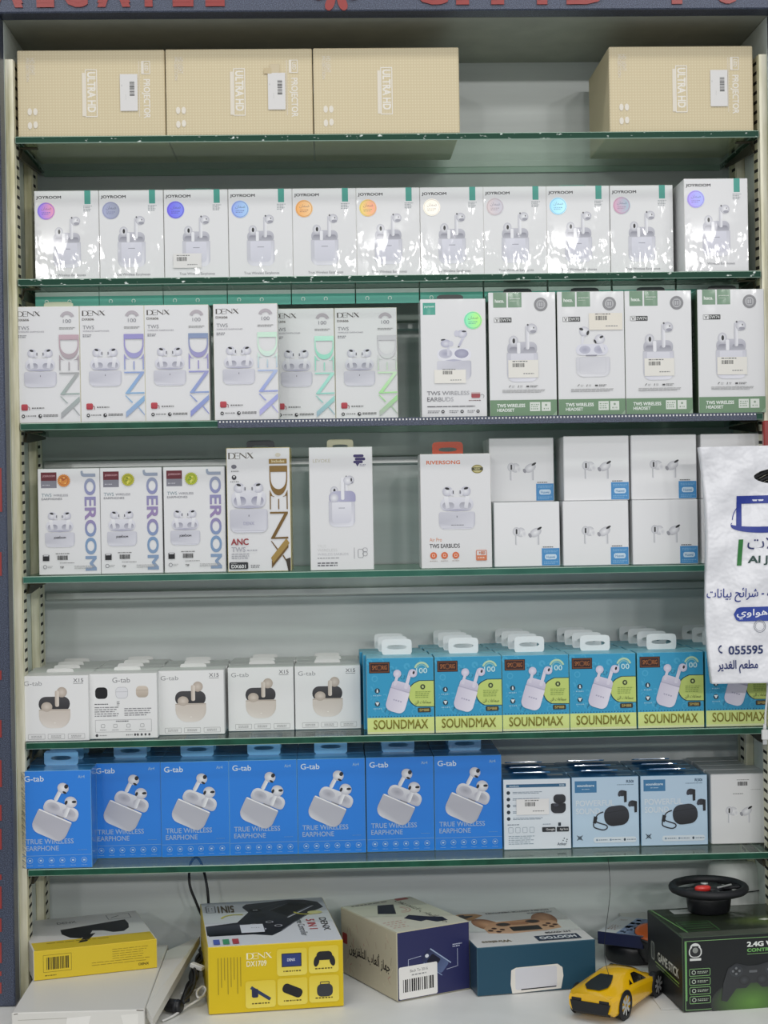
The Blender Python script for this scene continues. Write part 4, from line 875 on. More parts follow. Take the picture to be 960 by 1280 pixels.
spawn(R_GS, 'earphone_box', 'white earbud box with teal square logo and green round seal on the third shelf', 'box', stand(528, 608.5, 522, .004, Z3, R_GS.D), 0, None, [(n, me, None, None) for n, me in k])
R_74, R_70 = green_band('EW74'), green_band('EW70')
HB = ((612.5, 696.5, .005, 0, R_74, 'white headset box with green bottom band, beside the teal-logo box'), (698.5, 782, .005, 0, R_70, 'green-banded headset box with a cream price label at its top right'),
      (783, 866, .005, 0, R_74, 'third white headset box with green bottom band on the third shelf'), (873, 958, -.0005, 0, R_74, 'green-banded headset box standing forward at the right end of third shelf'))
for (a, b_, Y, yaw, rec, lab) in HB:
    spawn(rec, 'headset_box', lab, 'box', stand(a, b_, 517, Y, Z3, rec.D), yaw, 'green-banded headset boxes')
# ================================================================== fourth shelf
Z4 = SH[3]+EPS; R_JR = joeroom()
for i, (a, b_, c) in enumerate(((49.5, 126, ('d98a34', 'b0501c', 'f0b85c')), (127, 204, ('b9b52a', '7c8a10', 'e6e060')), (206, 283, ('b4bc2c', '6f9a14', 'e0e070')))):
    ex = [(n, me, None, None) for n, me in burst(c)(35 if i else 32.5, 15, 8.2, 77, 133, front_map(R_JR.W, R_JR.H, R_JR.D))]
    spawn(R_JR, 'earphone_box', ('white earphone box with orange starburst seal, leftmost on the fourth shelf', 'white box with yellow starburst seal, second on the fourth shelf', 'white box with yellow starburst seal, third on the fourth shelf')[i], 'box',
          stand(a, b_, 716, .03, Z4, R_JR.D), 0, 'white boxes with starburst seals', ex)
r = gold_denx(); spawn(r, 'earphone_box', 'white earphone box with large gold sideways letters on the fourth shelf', 'box', stand(286, 365, 714, .022, Z4, r.D), math.radians(-1.5))
r = lavender_tall(); spawn(r, 'earphone_box', 'plain white earphone box with small purple logo on the fourth shelf', 'box', stand(388.5, 467.5, 712, .022, Z4, r.D))
r = orange_tab(); spawn(r, 'earphone_box', 'white earbud box with bright orange hang tab on the fourth shelf', 'box', stand(527, 615.5, 709, .022, Z4, r.D))
R_PW = pods_white()
for i, (a, b_, Y, lvl, lab) in enumerate(((618, 700.5, .028, 0, 'white earbud box at bottom left of the six stacked boxes with blue stickers'), (703.5, 787.5, .025, 0, 'white earbud box at bottom centre of the stack with blue stickers'),
        (790, 874.5, .022, 0, 'white blue-stickered earbud box, bottom of the stack, beside the plastic bag'), (614, 691, .06, 1, 'white earbud box standing further back, top left of the blue-stickered stack'),
        (705, 787, .03, 1, 'white earbud box at top centre of the stack with blue stickers'), (788.5, 872.5, .026, 1, 'white blue-stickered earbud box, top of the stack, beside the plastic bag'),
        (876, 961, .024, 0, 'white earbud box mostly hidden behind the plastic bag, lower one'), (875, 960, .026, 1, 'white earbud box rising just above the plastic bag'))):
    z = Z4+lvl*(R_PW.H+.0004); spawn(R_PW, 'earbud_box', lab, 'box', stand(a, b_, 700-lvl*80, Y, z, R_PW.D), 0, 'white earbud boxes stacked on the fourth shelf')
# ================================================================== fifth shelf: cream cases, blue and lime boxes, each column several boxes deep
Z5 = SH[4]+EPS; R_CC, R_CB = cream_case(), cream_back()
DEEP = ['', 'second', 'third', 'fourth']
for i, (a, b_, Y, n) in enumerate(((27.5, 110.5, .006, 4), (111.5, 198.5, .016, 4), (199, 279.5, .038, 3), (287, 367, .06, 3), (369.5, 451.5, .062, 3))):
    rec = R_CB if i == 1 else R_CC
    base = stand(a, b_, 918, Y, Z5, rec.D)
    for q in range(n):
        loc = (base[0]+(.0015*math.sin(i*3+q*2) if q else 0), base[1]+q*(rec.D+.0008), base[2])
        if loc[1]+rec.D/2 > BD-.001: break
        if q == 0: lab = ('white box with beige earbud case picture at the left end of fifth shelf', 'white box showing its printed back with three small cases on fifth shelf', 'third white beige-earbud box from left on the fifth shelf', 'fourth white beige-earbud box from left on the fifth shelf', 'white beige-earbud box beside the first blue and lime box')[i]
        else: lab = 'white box top, %s back in the %s column of fifth-shelf white boxes' % (DEEP[q], NTH[i])
        spawn(rec, 'earbud_box', lab, 'box', loc, 0, 'white beige-earbud boxes on the fifth shelf', only=None if q == 0 else ('carton', 'hang_tab'))
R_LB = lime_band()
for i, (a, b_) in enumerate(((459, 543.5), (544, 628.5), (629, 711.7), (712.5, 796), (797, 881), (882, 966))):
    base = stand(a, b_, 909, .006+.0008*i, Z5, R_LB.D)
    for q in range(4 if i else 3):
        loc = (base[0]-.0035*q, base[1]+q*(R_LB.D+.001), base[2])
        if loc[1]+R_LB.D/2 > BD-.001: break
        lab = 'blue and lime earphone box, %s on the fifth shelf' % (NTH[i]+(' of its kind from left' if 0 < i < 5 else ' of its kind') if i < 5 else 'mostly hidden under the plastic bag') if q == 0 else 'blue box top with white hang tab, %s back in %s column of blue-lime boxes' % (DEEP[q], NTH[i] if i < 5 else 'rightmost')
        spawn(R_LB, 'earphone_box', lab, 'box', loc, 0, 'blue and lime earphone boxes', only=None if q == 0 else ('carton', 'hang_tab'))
# ================================================================== lowest shelf
Z6 = SH[5]+EPS; R_BT = blue_tilted()
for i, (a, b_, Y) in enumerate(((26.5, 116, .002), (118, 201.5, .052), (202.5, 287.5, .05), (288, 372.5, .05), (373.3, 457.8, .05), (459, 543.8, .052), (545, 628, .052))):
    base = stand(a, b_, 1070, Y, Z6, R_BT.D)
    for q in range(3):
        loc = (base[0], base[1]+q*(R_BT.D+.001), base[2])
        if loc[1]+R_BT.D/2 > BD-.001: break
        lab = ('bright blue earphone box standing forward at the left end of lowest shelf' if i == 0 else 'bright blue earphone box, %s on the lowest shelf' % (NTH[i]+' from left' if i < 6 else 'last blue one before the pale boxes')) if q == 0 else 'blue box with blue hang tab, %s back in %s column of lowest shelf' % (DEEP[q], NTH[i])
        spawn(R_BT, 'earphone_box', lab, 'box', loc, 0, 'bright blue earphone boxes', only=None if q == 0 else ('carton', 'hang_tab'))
R_PB, R_PF = powder_blue(True), powder_blue(False)
for i, (a, b_, Y) in enumerate(((630, 714.4, .046), (715.7, 799.6, .05), (801, 886, .05))):
    rec = R_PB if i == 0 else R_PF; base = stand(a, b_, 1060, Y, Z6, rec.D)
    for q in range(3):
        loc = (base[0]-.002*q*(i > 0), base[1]+q*(rec.D+.0012), base[2])
        if loc[1]+rec.D/2 > BD-.001: break
        lab = ('pale blue earphone box showing its printed back with a price label', 'pale blue box with black earbud case, beside the one showing its back', 'pale blue box with black earbud case, beside the plain white box')[i] if q == 0 else 'pale blue box top, %s back in %s column of pale blue boxes' % (DEEP[q], ('left', 'middle', 'right')[i])
        spawn(rec, 'earphone_box', lab, 'box', loc, 0, 'pale blue earphone boxes', only=None if q == 0 else ('carton', 'folded_hang_tab', 'top_print'))
R_PP = plain_pods(); base = stand(888.5, 971, 1058, .05, Z6, R_PP.D)
for q in range(4):
    loc = (base[0]-.001*(q % 2), base[1]+q*(R_PP.D+.0012), base[2])
    spawn(R_PP, 'earbud_box', 'white earbud box with faint earbud print at the right end of lowest shelf' if q == 0 else 'white box edge, %s back behind the white box on the lowest shelf' % DEEP[q], 'box', loc, 0, 'white earbud boxes on the lowest shelf', only=None if q == 0 else ('carton',))
# ================================================================== counter: loose boxes
def footprint(pl, pr, z):        # front bottom corners seen in the photo -> centre of the front edge, width, turn
    a, b_ = on(*pl, z), on(*pr, z); d = b_-a
    return (a+b_)/2, math.hypot(d.x, d.y), math.atan2(d.y, d.x)
def base_of(c, yaw, D, z): return (c.x-math.sin(yaw)*D/2, c.y+math.cos(yaw)*D/2, z)
# --- white mailer box with an open flap
mz = CT+.034
c, W, yaw = footprint((13, 1269), (181, 1259), mz); yaw = 0.0; D, H = .27, .034
r = Recipe(W, H-EPS, D); r.add('carton', box_mesh('carton', W, H-EPS, D, {'all': 'dad8d2'}, 'carton', .001))
k = Ink(168, 34, front_map(W, H, D)); k.part('front_tab').poly([(70, 8), (100, 6), (92, 34), (66, 34)], 'e9e7e2'); k.part('front_tab', None, True).poly([(138, 6), (160, 5), (160, 34), (146, 34)], 'e6e4de'); k.part('slit').line([(3, 2.2), (8, 1.6)], 1, '6a655c'); k.line([(158, 1.2), (167, 1.6)], 1.2, '6a655c'); k.line([(8, 9), (70, 8)], .6, 'b3afa6'); r.ink(k)
mail = spawn(r, 'mailer_box', 'flat white mailer box lying under the yellow sunglasses box', 'box', base_of(c, yaw, D, CT+EPS), yaw)
iv = mail.matrix_basis.inverted()
P = [on(182.5, 1259, mz-.001), on(191, 1274, mz-.010), on(250, 1170, mz+.003), on(219, 1188, mz-.001)]
P[3].x = P[0].x+.0006; Q = [iv @ p for p in P]; Q2 = [q-Vector((0, 0, .010)) for q in Q]
link('open_flap', newmesh('open_flap', Q+Q2, [[0, 1, 2, 3], [7, 6, 5, 4], [0, 4, 5, 1], [1, 5, 6, 2], [2, 6, 7, 3], [3, 7, 4, 0]], ['carton'], cols=[lin('dad8d2')]*6), mail)
# --- sunglasses box
c, W, yaw = footprint((42, 1227), (197, 1210), mz); D, H = .15, .036
r = Recipe(W, H, D); r.add('carton', box_mesh('carton', W, H, D, {'all': 'd9d7d2', 'front': 'd9be2e', 'right': 'd8d0b4'}, 'carton', .0008))
k = Ink(155, 36, front_map(W, H, D)); k.part('barcode').frame(12, 6, 47, 27, .3, .4, '6a5a14'); k.barcode(16, 9, 44, 24, '2a260f'); k.part('lettering').micro(14, 30, 28, 32, '6a5a14', 1, 2); k.micro(98, 6, 144, 20, 'a08a20', 5, 3, .25); k.micro(72, 20, 145, 26, 'a08a20', 2, 4, .25); k.text('DENX', 131, 27.5, 144, 30.5, '4c4112', .02); r.ink(k)
k = Ink(155, 150, top_map(W, H, D)); k.part('color_band').rect(2, 112, 153, 149.5, 'd9be2e')
k.part('sunglasses_picture').poly([(45, 62), (133, 40), (134, 62), (131, 82), (122, 97), (108, 97), (97, 84), (84, 80), (78, 97), (64, 112), (52, 104), (44, 84)], '1d1d20'); k.poly([(72, 98), (86, 92), (70, 128), (58, 132)], '17171a'); k.part('lettering').text('DENX', 45, 24, 70, 34, '4a4a4c'); k.frame(112, 10, 143, 34, 1, .8, '55555a'); k.line([(117, 26), (128, 18)], 1.6, '2a2a2c'); k.micro(20, 118, 100, 123, '9a8420', 1, 3); r.ink(k)
k = Ink(150, 36, right_map(W, H, D)); k.part('color_end').rect(1, 1, 28, 35, 'd2b62c'); k.part('slit').line([(60, 14), (72, 12)], 2, '3c3a34'); r.ink(k)
k = Ink(150, 36, left_map(W, H, D), 'wrapped'); k.part('clear_sleeve').rect(0, 0, 150, 36, 'b4b2ba'); r.ink(k)
spawn(r, 'sunglasses_box', 'yellow and white sunglasses box lying on the white mailer', 'box', base_of(c, yaw, D, mz+EPS), yaw)
# --- yellow five-in-one console box
c, W, yaw = footprint((261, 1269), (430, 1258), CT); D = .215; H = .0805
r = Recipe(W, H, D); r.add('carton', box_mesh('carton', W, H, D, {'all': 'd9bc12', 'top': 'dedfe0', 'right': '3c3c50'}, 'carton', .0008, edge='d8c04a'))
k = Ink(170, 84, front_map(W, H, D)); w_ = 'f2edc8'
k.tf(-90, 48, 18); serif_denx(k, 0, 0, 8, 32, w_, 'brand_lettering', 'carton'); k.notf(); k.part('lettering').text('DX1709', 48, 20, 73, 27, w_, .02)
for u in range(12, 42, 4): k.rect(u, 14, u+1, 60-(u % 3)*9, 'a8921a', True)
k.part('picture_tiles')
for (u, v) in ((86, 7), (126, 6), (46, 45), (86, 44), (126, 43)): k.rrect(u, v, u+38, v+34, 4, gv('e0c83c', 'e8d65c', v, v+34)); k.micro(u+8, v+27, u+30, v+30, '5a4d10', 1, u)
k.part('item_pictures').rect(93, 14, 116, 29, '2c3c78'); k.frame(92, 13, 117, 30, .5, 1, '23243a'); k.text('DENX', 99, 19.5, 109, 23, 'd8dcea', .02)
k.rrect(136, 13, 156, 24, 5, '1d1d22'); k.ell(136, 25, 3.5, 7, '1d1d22', rot=12); k.ell(156, 25, 3.5, 7, '1d1d22', rot=-12)
k.line([(53, 53), (77, 69)], 4, '2b3a5c'); k.rrect(54, 55, 62, 66, 2, '23284a'); k.tf(24, 105, 60); k.rrect(-13, -6, 13, 6, 5, '17171c'); k.notf(); k.rrect(136, 54, 156, 70, 6, '33363c'); k.frame(140, 51, 152, 55, 1, 1, '33363c')
r.ink(k)
k = Ink(170, 215, top_map(W, H, D)); k.part('gamepad_picture'); dk = '26272b'
k.poly([(56, 30), (62, 18), (92, 12), (122, 5), (142, 9), (160, 24), (165, 52), (154, 66), (122, 116), (98, 160), (84, 178), (60, 168), (4, 168), (2, 120), (44, 108), (62, 60), (56, 36)], gv('3c3e45', '1c1d21', 5, 175))
k.poly([(92, 56), (122, 22), (152, 34), (112, 88)], '17181c'); k.line([(90, 57), (121, 21), (153, 33), (113, 90)], 1.2, '6a6c74'); k.line([(112, 96), (152, 42)], 2.6, 'c9c9cf')
k.line([(64, 60), (92, 30), (122, 12)], 1.4, '55575f'); k.line([(98, 158), (122, 114), (154, 64)], 1.6, '777a82')
for (u, v) in ((64, 124), (86, 114), (74, 146), (96, 134)): k.ell(u, v, 8, 10, '121316', '2c2d33'); k.ring(u, v, 4, 5.2, 'c9c9cf', n=14)
k.ell(74, 82, 15, 17, '0f1012', '33353c'); k.ell(74, 82, 9, 10, '26282d'); k.ell(72, 52, 8, 8, '121316'); k.ring(72, 52, 2, 3.4, 'b0b0b6', n=10); k.ell(128, 20, 12, 9, '0f1012', '33353c'); k.ell(128, 20, 7, 5, '26282d'); k.ell(150, 36, 7, 8, '121316', '33353c')
k.poly([(2, 124), (60, 118), (62, 164), (2, 164)], gv('45474e', '141518', 122, 164))
k.part('lettering').text('DENX', 152, 108, 161, 168, '4a4a4c', .01, 90); k.text('5 IN 1', 134, 112, 145, 160, 'c24c50', .02, 90); k.text('Game Controller', 121, 100, 130, 188, '3a3a3c', .0, 90); k.text('5IN1', 22, 22, 44, 58, '5c4b2c', .03, 180); k.frame(6, 20, 19, 56, 3, 1, '5c5c60'); k.micro(9, 28, 16, 50, '5c5c60', 2, 3)
k.part('yellow_swirl').ring(140, 70, 16, 19, 'd8cf5a', 40, 170); k.ring(44, 90, 18, 21, 'd8cf5a', 190, 300); k.ell(150, 80, 10, 8, 'e2dc9a')
k.part('color_chips'); [k.rect(u, 186, u+8, 208, c_, True) for u, c_ in ((8, '5366b4'), (20, '4a9a6a'), (32, 'b8444a'))]
k.part('price_label').rect(46, 124, 76, 162, 'e4e6ea'); k.micro(60, 138, 72, 142, '8a8a8a', 1, 3); r.ink(k)
spawn(r, 'game_console_box', 'yellow and white game controller box with five picture tiles on the counter', 'box', base_of(c, yaw, D, CT+EPS), yaw)
# --- cream and navy box with Arabic lettering
c, W, yaw = footprint((497, 1253), (588, 1236), CT); H = .0845
p0 = on(497, 1253, CT); pb = on(438, 1206, CT); D = (pb-p0).length*.86
r = Recipe(W, H, D); r.add('carton', box_mesh('carton', W, H, D, {'all': 'c9c0a4', 'top': 'd2d0bc', 'front': '2c2f5c', 'right': '2c2f5c'}, 'carton', .001, edge='b9b49c'))
k = Ink(92, 86, front_map(W, H, D)); k.part('device_picture').tf(40, 48, 44); k.rrect(-18, -8, 16, 8, 3, gu('23264a', '5c6c94', -18, 16)); k.rrect(-10, -6, 4, 6, 2, '14162c'); k.line([(-16, -9), (18, -9)], 1.4, '9fb0cc'); k.line([(-12, 9), (18, 9)], 1.2, '7f90b4'); k.ell(-14, 0, 2.4, 2.4, 'd8dce6', n=10); k.notf()
k.part('callouts').line([(14, 50), (14, 36), (30, 34)], .6, 'b4bcd4'); k.line([(62, 56), (76, 54), (76, 32)], .6, 'b4bcd4'); k.micro(70, 25, 82, 30, 'c3c9dc', 2, 3)
k.part('price_label').rrect(2, 44, 50, 84, 2, 'eceae6'); k.part('price_label/barcode').barcode(7, 60, 46, 76); k.part('price_label/label_lettering').text('Back To 2016', 16, 48.5, 38, 52, '6a6a6a'); k.micro(18, 54, 36, 57, '9a9a9a', 1, 5); r.ink(k)
k = Ink(100, 86, left_map(W, H, D)); k.part('side_print')
rnd = random.Random(9)
for i in range(36): u, v = rnd.uniform(4, 94), rnd.uniform(4, 80); k.line([(u, v), (u+rnd.uniform(-5, 5), v+rnd.uniform(2, 12))], rnd.uniform(.4, 1.2), rnd.choice(('b49c84', 'c08a7c', 'a89a7c', 'd8ceb0')), True)
k.part('red_stamp').rrect(3, 32, 12, 46, 2, 'a8443c'); k.part('side_lettering').text('جهاز ألعاب التلفزيون', 15, 38, 88, 58, '2a241e', .02, ar=True); r.ink(k)
k = Ink(92, 100, top_map(W, H, D)); k.part('top_pictures').poly([(20, 40), (38, 14), (56, 18), (38, 48)], '2c2f3a'); k.poly([(36, 64), (48, 56), (62, 68), (76, 76), (74, 88), (60, 88), (54, 78), (46, 80)], '25283c'); k.ring(52, 36, 6, 7, 'c88a84', -60, 120); k.ring(52, 36, 10, 11, 'c88a84', -60, 120); k.part('top_lettering').text('جهاز ألعاب التلفزيون', 64, 8, 76, 94, '2a2622', rot=90, ar=True); k.part('small_print').micro(6, 66, 30, 90, 'c49a8c', 4, 3, .3); k.micro(10, 4, 56, 8, '6a665a', 1, 4); k.rrect(68, 2, 84, 9, 2, 'a85a54'); r.ink(k)
spawn(r, 'video_game_box', 'cream and navy box with black Arabic lettering and a barcode label', 'box', base_of(c, yaw, D, CT+EPS), yaw)
# --- teal and white controller box lying with its print upside down
c, W, yaw = footprint((597, 1246), (745, 1234), CT); H = .0595; D = .165
r = Recipe(W, H, D); r.add('carton', box_mesh('carton', W, H, D, {'all': '1f4a60', 'top': 'dddcd9', 'left': '2a4456'}, 'carton', .0008, edge='3c6070'))
k = Ink(148, 62, front_map(W, H, D)); k.part('cardboard_insert').poly([(42, 32), (48, 29), (100, 28), (106, 33), (107, 44), (104, 60), (43, 62), (41, 50)], 'e2ded6'); k.rrect(47, 30, 99, 58, 3, 'd2d2d8'); k.poly([(54, 57), (98, 56), (98, 57.4), (54, 58.6)], '26262a'); r.ink(k)
k = Ink(148, 165, top_map(W, H, D)); cop = 'c08a62'
k.tf(0, 8, 2, .95); k.part('gamepad_picture'); k.ell(34, 66, 17, 34, 'd8a47c', '94603e', rot=-14); k.ell(114, 58, 17, 36, 'd8a47c', '94603e', rot=8); k.poly([(40, 56), (108, 50), (126, 70), (124, 104), (100, 112), (52, 116), (24, 108), (24, 84)], gv('c08c66', 'dcb290', 50, 116)); k.rrect(58, 84, 98, 106, 2, '1c1c1f')
k.rrect(64, 62, 88, 76, 3, 'a87450'); k.ell(54, 70, 10, 9, '6a4430'); k.ell(54, 70, 8, 7, '2a2420'); k.ell(96, 64, 10, 9, '6a4430'); k.ell(96, 64, 8, 7, '2a2420')
for (u, v) in ((30, 96), (37, 87), (39, 104), (46, 95), (106, 88), (113, 80), (113, 96), (120, 88)): k.ell(u, v, 3.6, 4.4, '4a2c20', n=10)
k.notf(); k.part('emblem').poly([(4, 12), (18, 5), (38, 8), (46, 18), (36, 28), (26, 40), (14, 32), (3, 26)], 'b98a58'); k.text('4', 13, 10, 33, 30, '1f1a16', .06, 180)
k.part('lettering').text('DOUBLE-MOTOR VIBRATION', 52, 8, 136, 14, '33333a', .02, 180); k.micro(104, 20, 138, 26, '77777c', 2, 3); k.text('HT-GW08', 98, 118, 130, 125, '4a4a4e', .03, 180); k.text('Wireless', 12, 140, 48, 150, '6a5c3c', .02, 180); k.part('logo').rect(80, 134, 134, 156, '23324a'); k.text('HOOTOO', 84, 139, 130, 151, 'e4e8ea', .05, 180); r.ink(k)
spawn(r, 'game_controller_box', 'teal-sided white box with copper gamepad picture, lying beside the yellow toy car', 'box', base_of(c, yaw, D, CT+EPS), yaw)
# --- black and green wireless controller box
c, W, yaw = footprint((854, 1266), (960, 1259), CT); W = .172; H = .0885
a = on(854, 1266, CT); yaw = math.atan2(on(960, 1259, CT).y-a.y, on(960, 1259, CT).x-a.x)
D = .132; cx = a+Vector((math.cos(yaw)*W/2, math.sin(yaw)*W/2, 0)); BZ = CT+EPS+H
r = Recipe(W, H, D); r.add('carton', box_mesh('carton', W, H, D, {'all': '1c1f20', 'top': '35402a'}, 'carton', .0009, edge='3c4a3a'))
k = Ink(172, 94, front_map(W, H, D), 'wrapped'); g_ = '5aa04c'
k.part('border').frame(3, 5, 169, 92, .8, .7, '7fae6e'); k.rect(45, 90, 150, 92, '5fae44'); k.rect(4, 6, 5.4, 80, '6fae62')
k.part('glow_print').ell(86, 86, 52, 30, '5a8a34', '1c1f20', n=30)
k.part('logo').rrect(8, 12, 24, 26, 6, 'd6d8d4'); k.ell(16, 14, 6.5, 6, 'd6d8d4'); k.rrect(9.5, 13, 22.5, 25, 5, '1d1f20'); k.ell(16, 17, 3.4, 3.6, '8a8d88', n=14); k.rect(12, 11.8, 20, 13.6, '1d1f20'); k.rect(9, 27, 23, 30, 'd6d8d4')
k.part('lettering').text('2.4G WIRELESS', 80, 10, 150, 16.5, 'e4e8e2', .05); k.text('CONTROLLER', 80, 18.5, 130, 23, '6fae5c', .04); k.line([(80, 25.5), (128, 25.2)], .6, '7fae6e')
k.part('feature_icons')
for i in range(4): v = 40+i*11.5; k.frame(8, v, 34, v+9.5, 1.5, .7, '7fae6e'); k.ring(13.6, v+4.7, 1.8, 2.6, 'b9c6b4', n=12); k.micro(18, v+3, 31, v+6.5, 'a4b09e', 2, i)
k.part('gamepad_picture'); k.poly([(54, 84), (47, 82), (50, 60), (56, 42), (66, 36), (80, 40), (92, 40), (108, 36), (120, 42), (126, 60), (130, 82), (122, 85), (110, 68), (98, 68), (92, 62), (84, 62), (78, 68), (66, 68)], '23262a'); k.ell(66, 46, 8, 7, '14161a', '2e3238'); k.ell(110, 46, 8, 7, '14161a', '2e3238'); k.ell(76, 58, 7, 6, '3a3d42', '17191c'); k.ell(98, 58, 7, 6, '3a3d42', '17191c')
for (u, v) in ((66, 42.5), (66, 49.5), (62, 46), (70, 46), (110, 42), (110, 50), (106, 46), (114, 46)): k.ell(u, v, 1.6, 1.6, '6a6d70', n=8, keep=True)
k.rrect(82, 46, 92, 49, 1, '5a5d60'); r.ink(k)
k = Ink(132, 94, left_map(W, H, D), 'wrapped'); k.part('side_lettering').text('GAME STICK', 40, 44, 118, 56, 'd8dcd4', .03); k.line([(30, 60), (120, 62)], 1.6, '8fb84a'); k.line([(34, 64), (120, 66)], 1, '6f9a3c'); k.rrect(14, 36, 28, 60, 4, '8a908a'); k.rrect(16, 38, 26, 58, 3, '1c1f20'); r.ink(k)
k = Ink(172, 132, top_map(W, H, D), 'wrapped'); k.part('top_print').rect(2, 2, 170, 112, '2a3224'); k.rect(2, 112, 170, 131, '565c50'); k.line([(4, 2), (14, 112)], 2, '6fa05c'); k.ell(120, 78, 50, 26, '5c7034', '2a3224', n=26); k.frame(14, 66, 56, 108, 1, 1, '4f8a4a'); [k.rect(18, v, 52, v+3, '3f6a3c', True) for v in (74, 84, 94)]; k.rect(26, 8, 60, 28, 'd0d4d0'); k.poly([(118, 72), (128, 68), (134, 74), (124, 78)], 'e6ead8'); r.ink(k)
spawn(r, 'game_controller_box', 'black and green wireless controller box under the toy steering wheel', 'box', base_of(cx, yaw, D, CT+EPS), yaw)
# --- toy steering wheel on top of that box
p = on(889, 1143, BZ); root = bpy.data.objects.new('toy_steering_wheel', None); COL.objects.link(root); root.location = (p.x, p.y+.012, BZ+EPS); root.rotation_euler = (0, 0, yaw)
tag(root, 'black toy steering wheel with a red button on the controller box', 'toy')
link('base', lathe('base', [(.024, 0), (.0265, .002), (.0285, .017), (.029, .022)], 'plastic', 24, '17181c', 1, .8), root)
wheel = bpy.data.objects.new('wheel', None); COL.objects.link(wheel); wheel.parent = root; wheel.location = (0, 0, -.008)
link('column', lathe('column', [(.022, .0301), (.030, .033), (.030, .0345)], 'plastic', 24, '101114'), wheel)
R0 = .0445
rim = tube('rim', [(R0*math.cos(t), R0*math.sin(t), .0385) for t in [2*math.pi*i/16 for i in range(16)]], .0052, 'black_rubber', 10, 3, True); link('rim', rim, wheel)
for ang in (0, 180, 270):
    w = math.radians(ang); me = plain_box('spoke', .008, R0-.003, -.006, .006, .0355, .0395, 'plastic', .0012)
    ca = me.color_attributes.new('Col', 'FLOAT_COLOR', 'CORNER'); ca.data.foreach_set('color', [.012, .012, .015, 1]*len(ca.data))
    link('spoke', me, wheel).rotation_euler = (0, 0, w)
link('hub', lathe('hub', [(.019, .0346), (.0185, .0405), (.015, .042), (.002, .0424)], 'plastic', 24, '1b1c21'), wheel)
o = link('red_button', lathe('red_button', [(.010, .0395), (.0105, .0435), (.008, .0455), (.001, .0458)], 'gloss_plastic', 18, 'd8352e', 1, .55), wheel); o.location = (-.014, -.018, 0)
o = link('silver_lever', plain_box('silver_lever', -.013, .013, -.0012, .0012, .0405, .0425, 'aluminium', .0005), wheel); o.location = (.017, -.010, 0); o.rotation_euler = (0, 0, .5)
o = link('badge', lathe('badge', [(.005, .0424), (.0045, .0434), (.001, .0436)], 'aluminium', 14), wheel); o.location = (-.004, .004, 0)
# --- white rounded jar behind
p = at(917, 1120, .125); root = bpy.data.objects.new('white_jar', None); COL.objects.link(root); root.location = (p.x, .125, CT+EPS); tag(root, 'white rounded plastic jar behind the toy steering wheel', 'jar')
link('jar_body', lathe('jar_body', [(.034, 0), (.0362, .004), (.0365, .07), (.0355, .10), (.032, .116), (.026, .1225), (.004, .124)], 'white_plastic', 32), root)
z_ = .082; link('handle_wire', tube('handle_wire', [(.0375*math.cos(t), .0375*math.sin(t), z_-.006*math.sin(t*1.3)) for t in [-.25-1.1*i/6 for i in range(7)]], .0008, 'black_rubber', 6, 4), root)
# --- phone box and coaster at the back
c, W, yaw = footprint((747, 1180), (804, 1187), -.579); c = Vector((c.x, c.y, 0))
D, H = .085, .0165
r = Recipe(W, H, D); r.add('carton', box_mesh('carton', W, H, D, {'all': '23294a', 'top': 'd4d6da', 'left': '1b1d26'}, 'carton', .0006))
k = Ink(60, 85, top_map(W, H, D)); k.part('screen_picture').rect(24, 2, 59, 84, gu('8fa4cc', '33426a', 24, 58)); rnd = random.Random(4)
for i in range(26): u, v = rnd.uniform(24, 54), rnd.uniform(4, 76); k.rect(u, v, u+rnd.uniform(2, 6), v+rnd.uniform(3, 9), rnd.choice(('2a3a5c', '4a6494', 'c3d0e4', '20283a')), True)
k.part('lettering').micro(7, 14, 16, 22, '8a5a4a', 2, 3); k.micro(7, 44, 18, 70, '9a7a6a', 4, 4); r.ink(k)
k = Ink(85, 16, left_map(W, H, D)); k.part('oval_label').rrect(18, 3, 70, 13, 5, 'd8dadc'); k.micro(30, 7, 56, 9, '5a5a60', 1, 3); r.ink(k)
spawn(r, 'phone_box', 'flat dark blue phone box with a white oval on its end, at the back', 'box', base_of(c, yaw, D, -.579+EPS), yaw)
q = base_of(c, yaw, D, 0); root = link('black_puck', lathe('black_puck', [(.034, 0), (.037, .004), (.037, .019), (.034, .0254)], 'plastic', 30, '1c1e22')); root.location = (q[0]+.002, q[1], CT+EPS); tag(root, 'round black puck under the dark blue phone box', 'puck')
# --- orange topped black cup
p = at(818, 1190, .066); root = bpy.data.objects.new('black_cup', None); COL.objects.link(root); root.location = (p.x, .078, CT+.0085); root.rotation_euler = (math.radians(14), 0, 0); tag(root, 'black cup with orange top behind the green controller box', 'cup')
link('cup_body', lathe('cup_body', [(.016, 0), (.021, .01), (.0245, .030), (.025, .036)], 'plastic', 26, '1d1e21'), root)
o = link('orange_top', lathe('orange_top', [(.0243, .0361), (.0238, .0375), (.018, .039), (.003, .0395)], 'plastic', 26, 'c8602e'), root)
# --- white flat box against the back panel
p = at(806, 1158, .165); r = Recipe(.07, .036, .05); r.add('carton', box_mesh('carton', .07, .036, .05, {'all': 'd6d5d0'})); k = Ink(70, 36, front_map(.07, .036, .05)); k.part('lettering').line([(20, 6), (44, 9)], .8, '55555a'); k.micro(30, 14, 40, 18, '55555a', 2, 3); r.ink(k)
spawn(r, 'white_carton', 'small plain white carton against the back panel beside the orange-topped cup', 'box', (p.x+.006, .175, CT+EPS), 0)
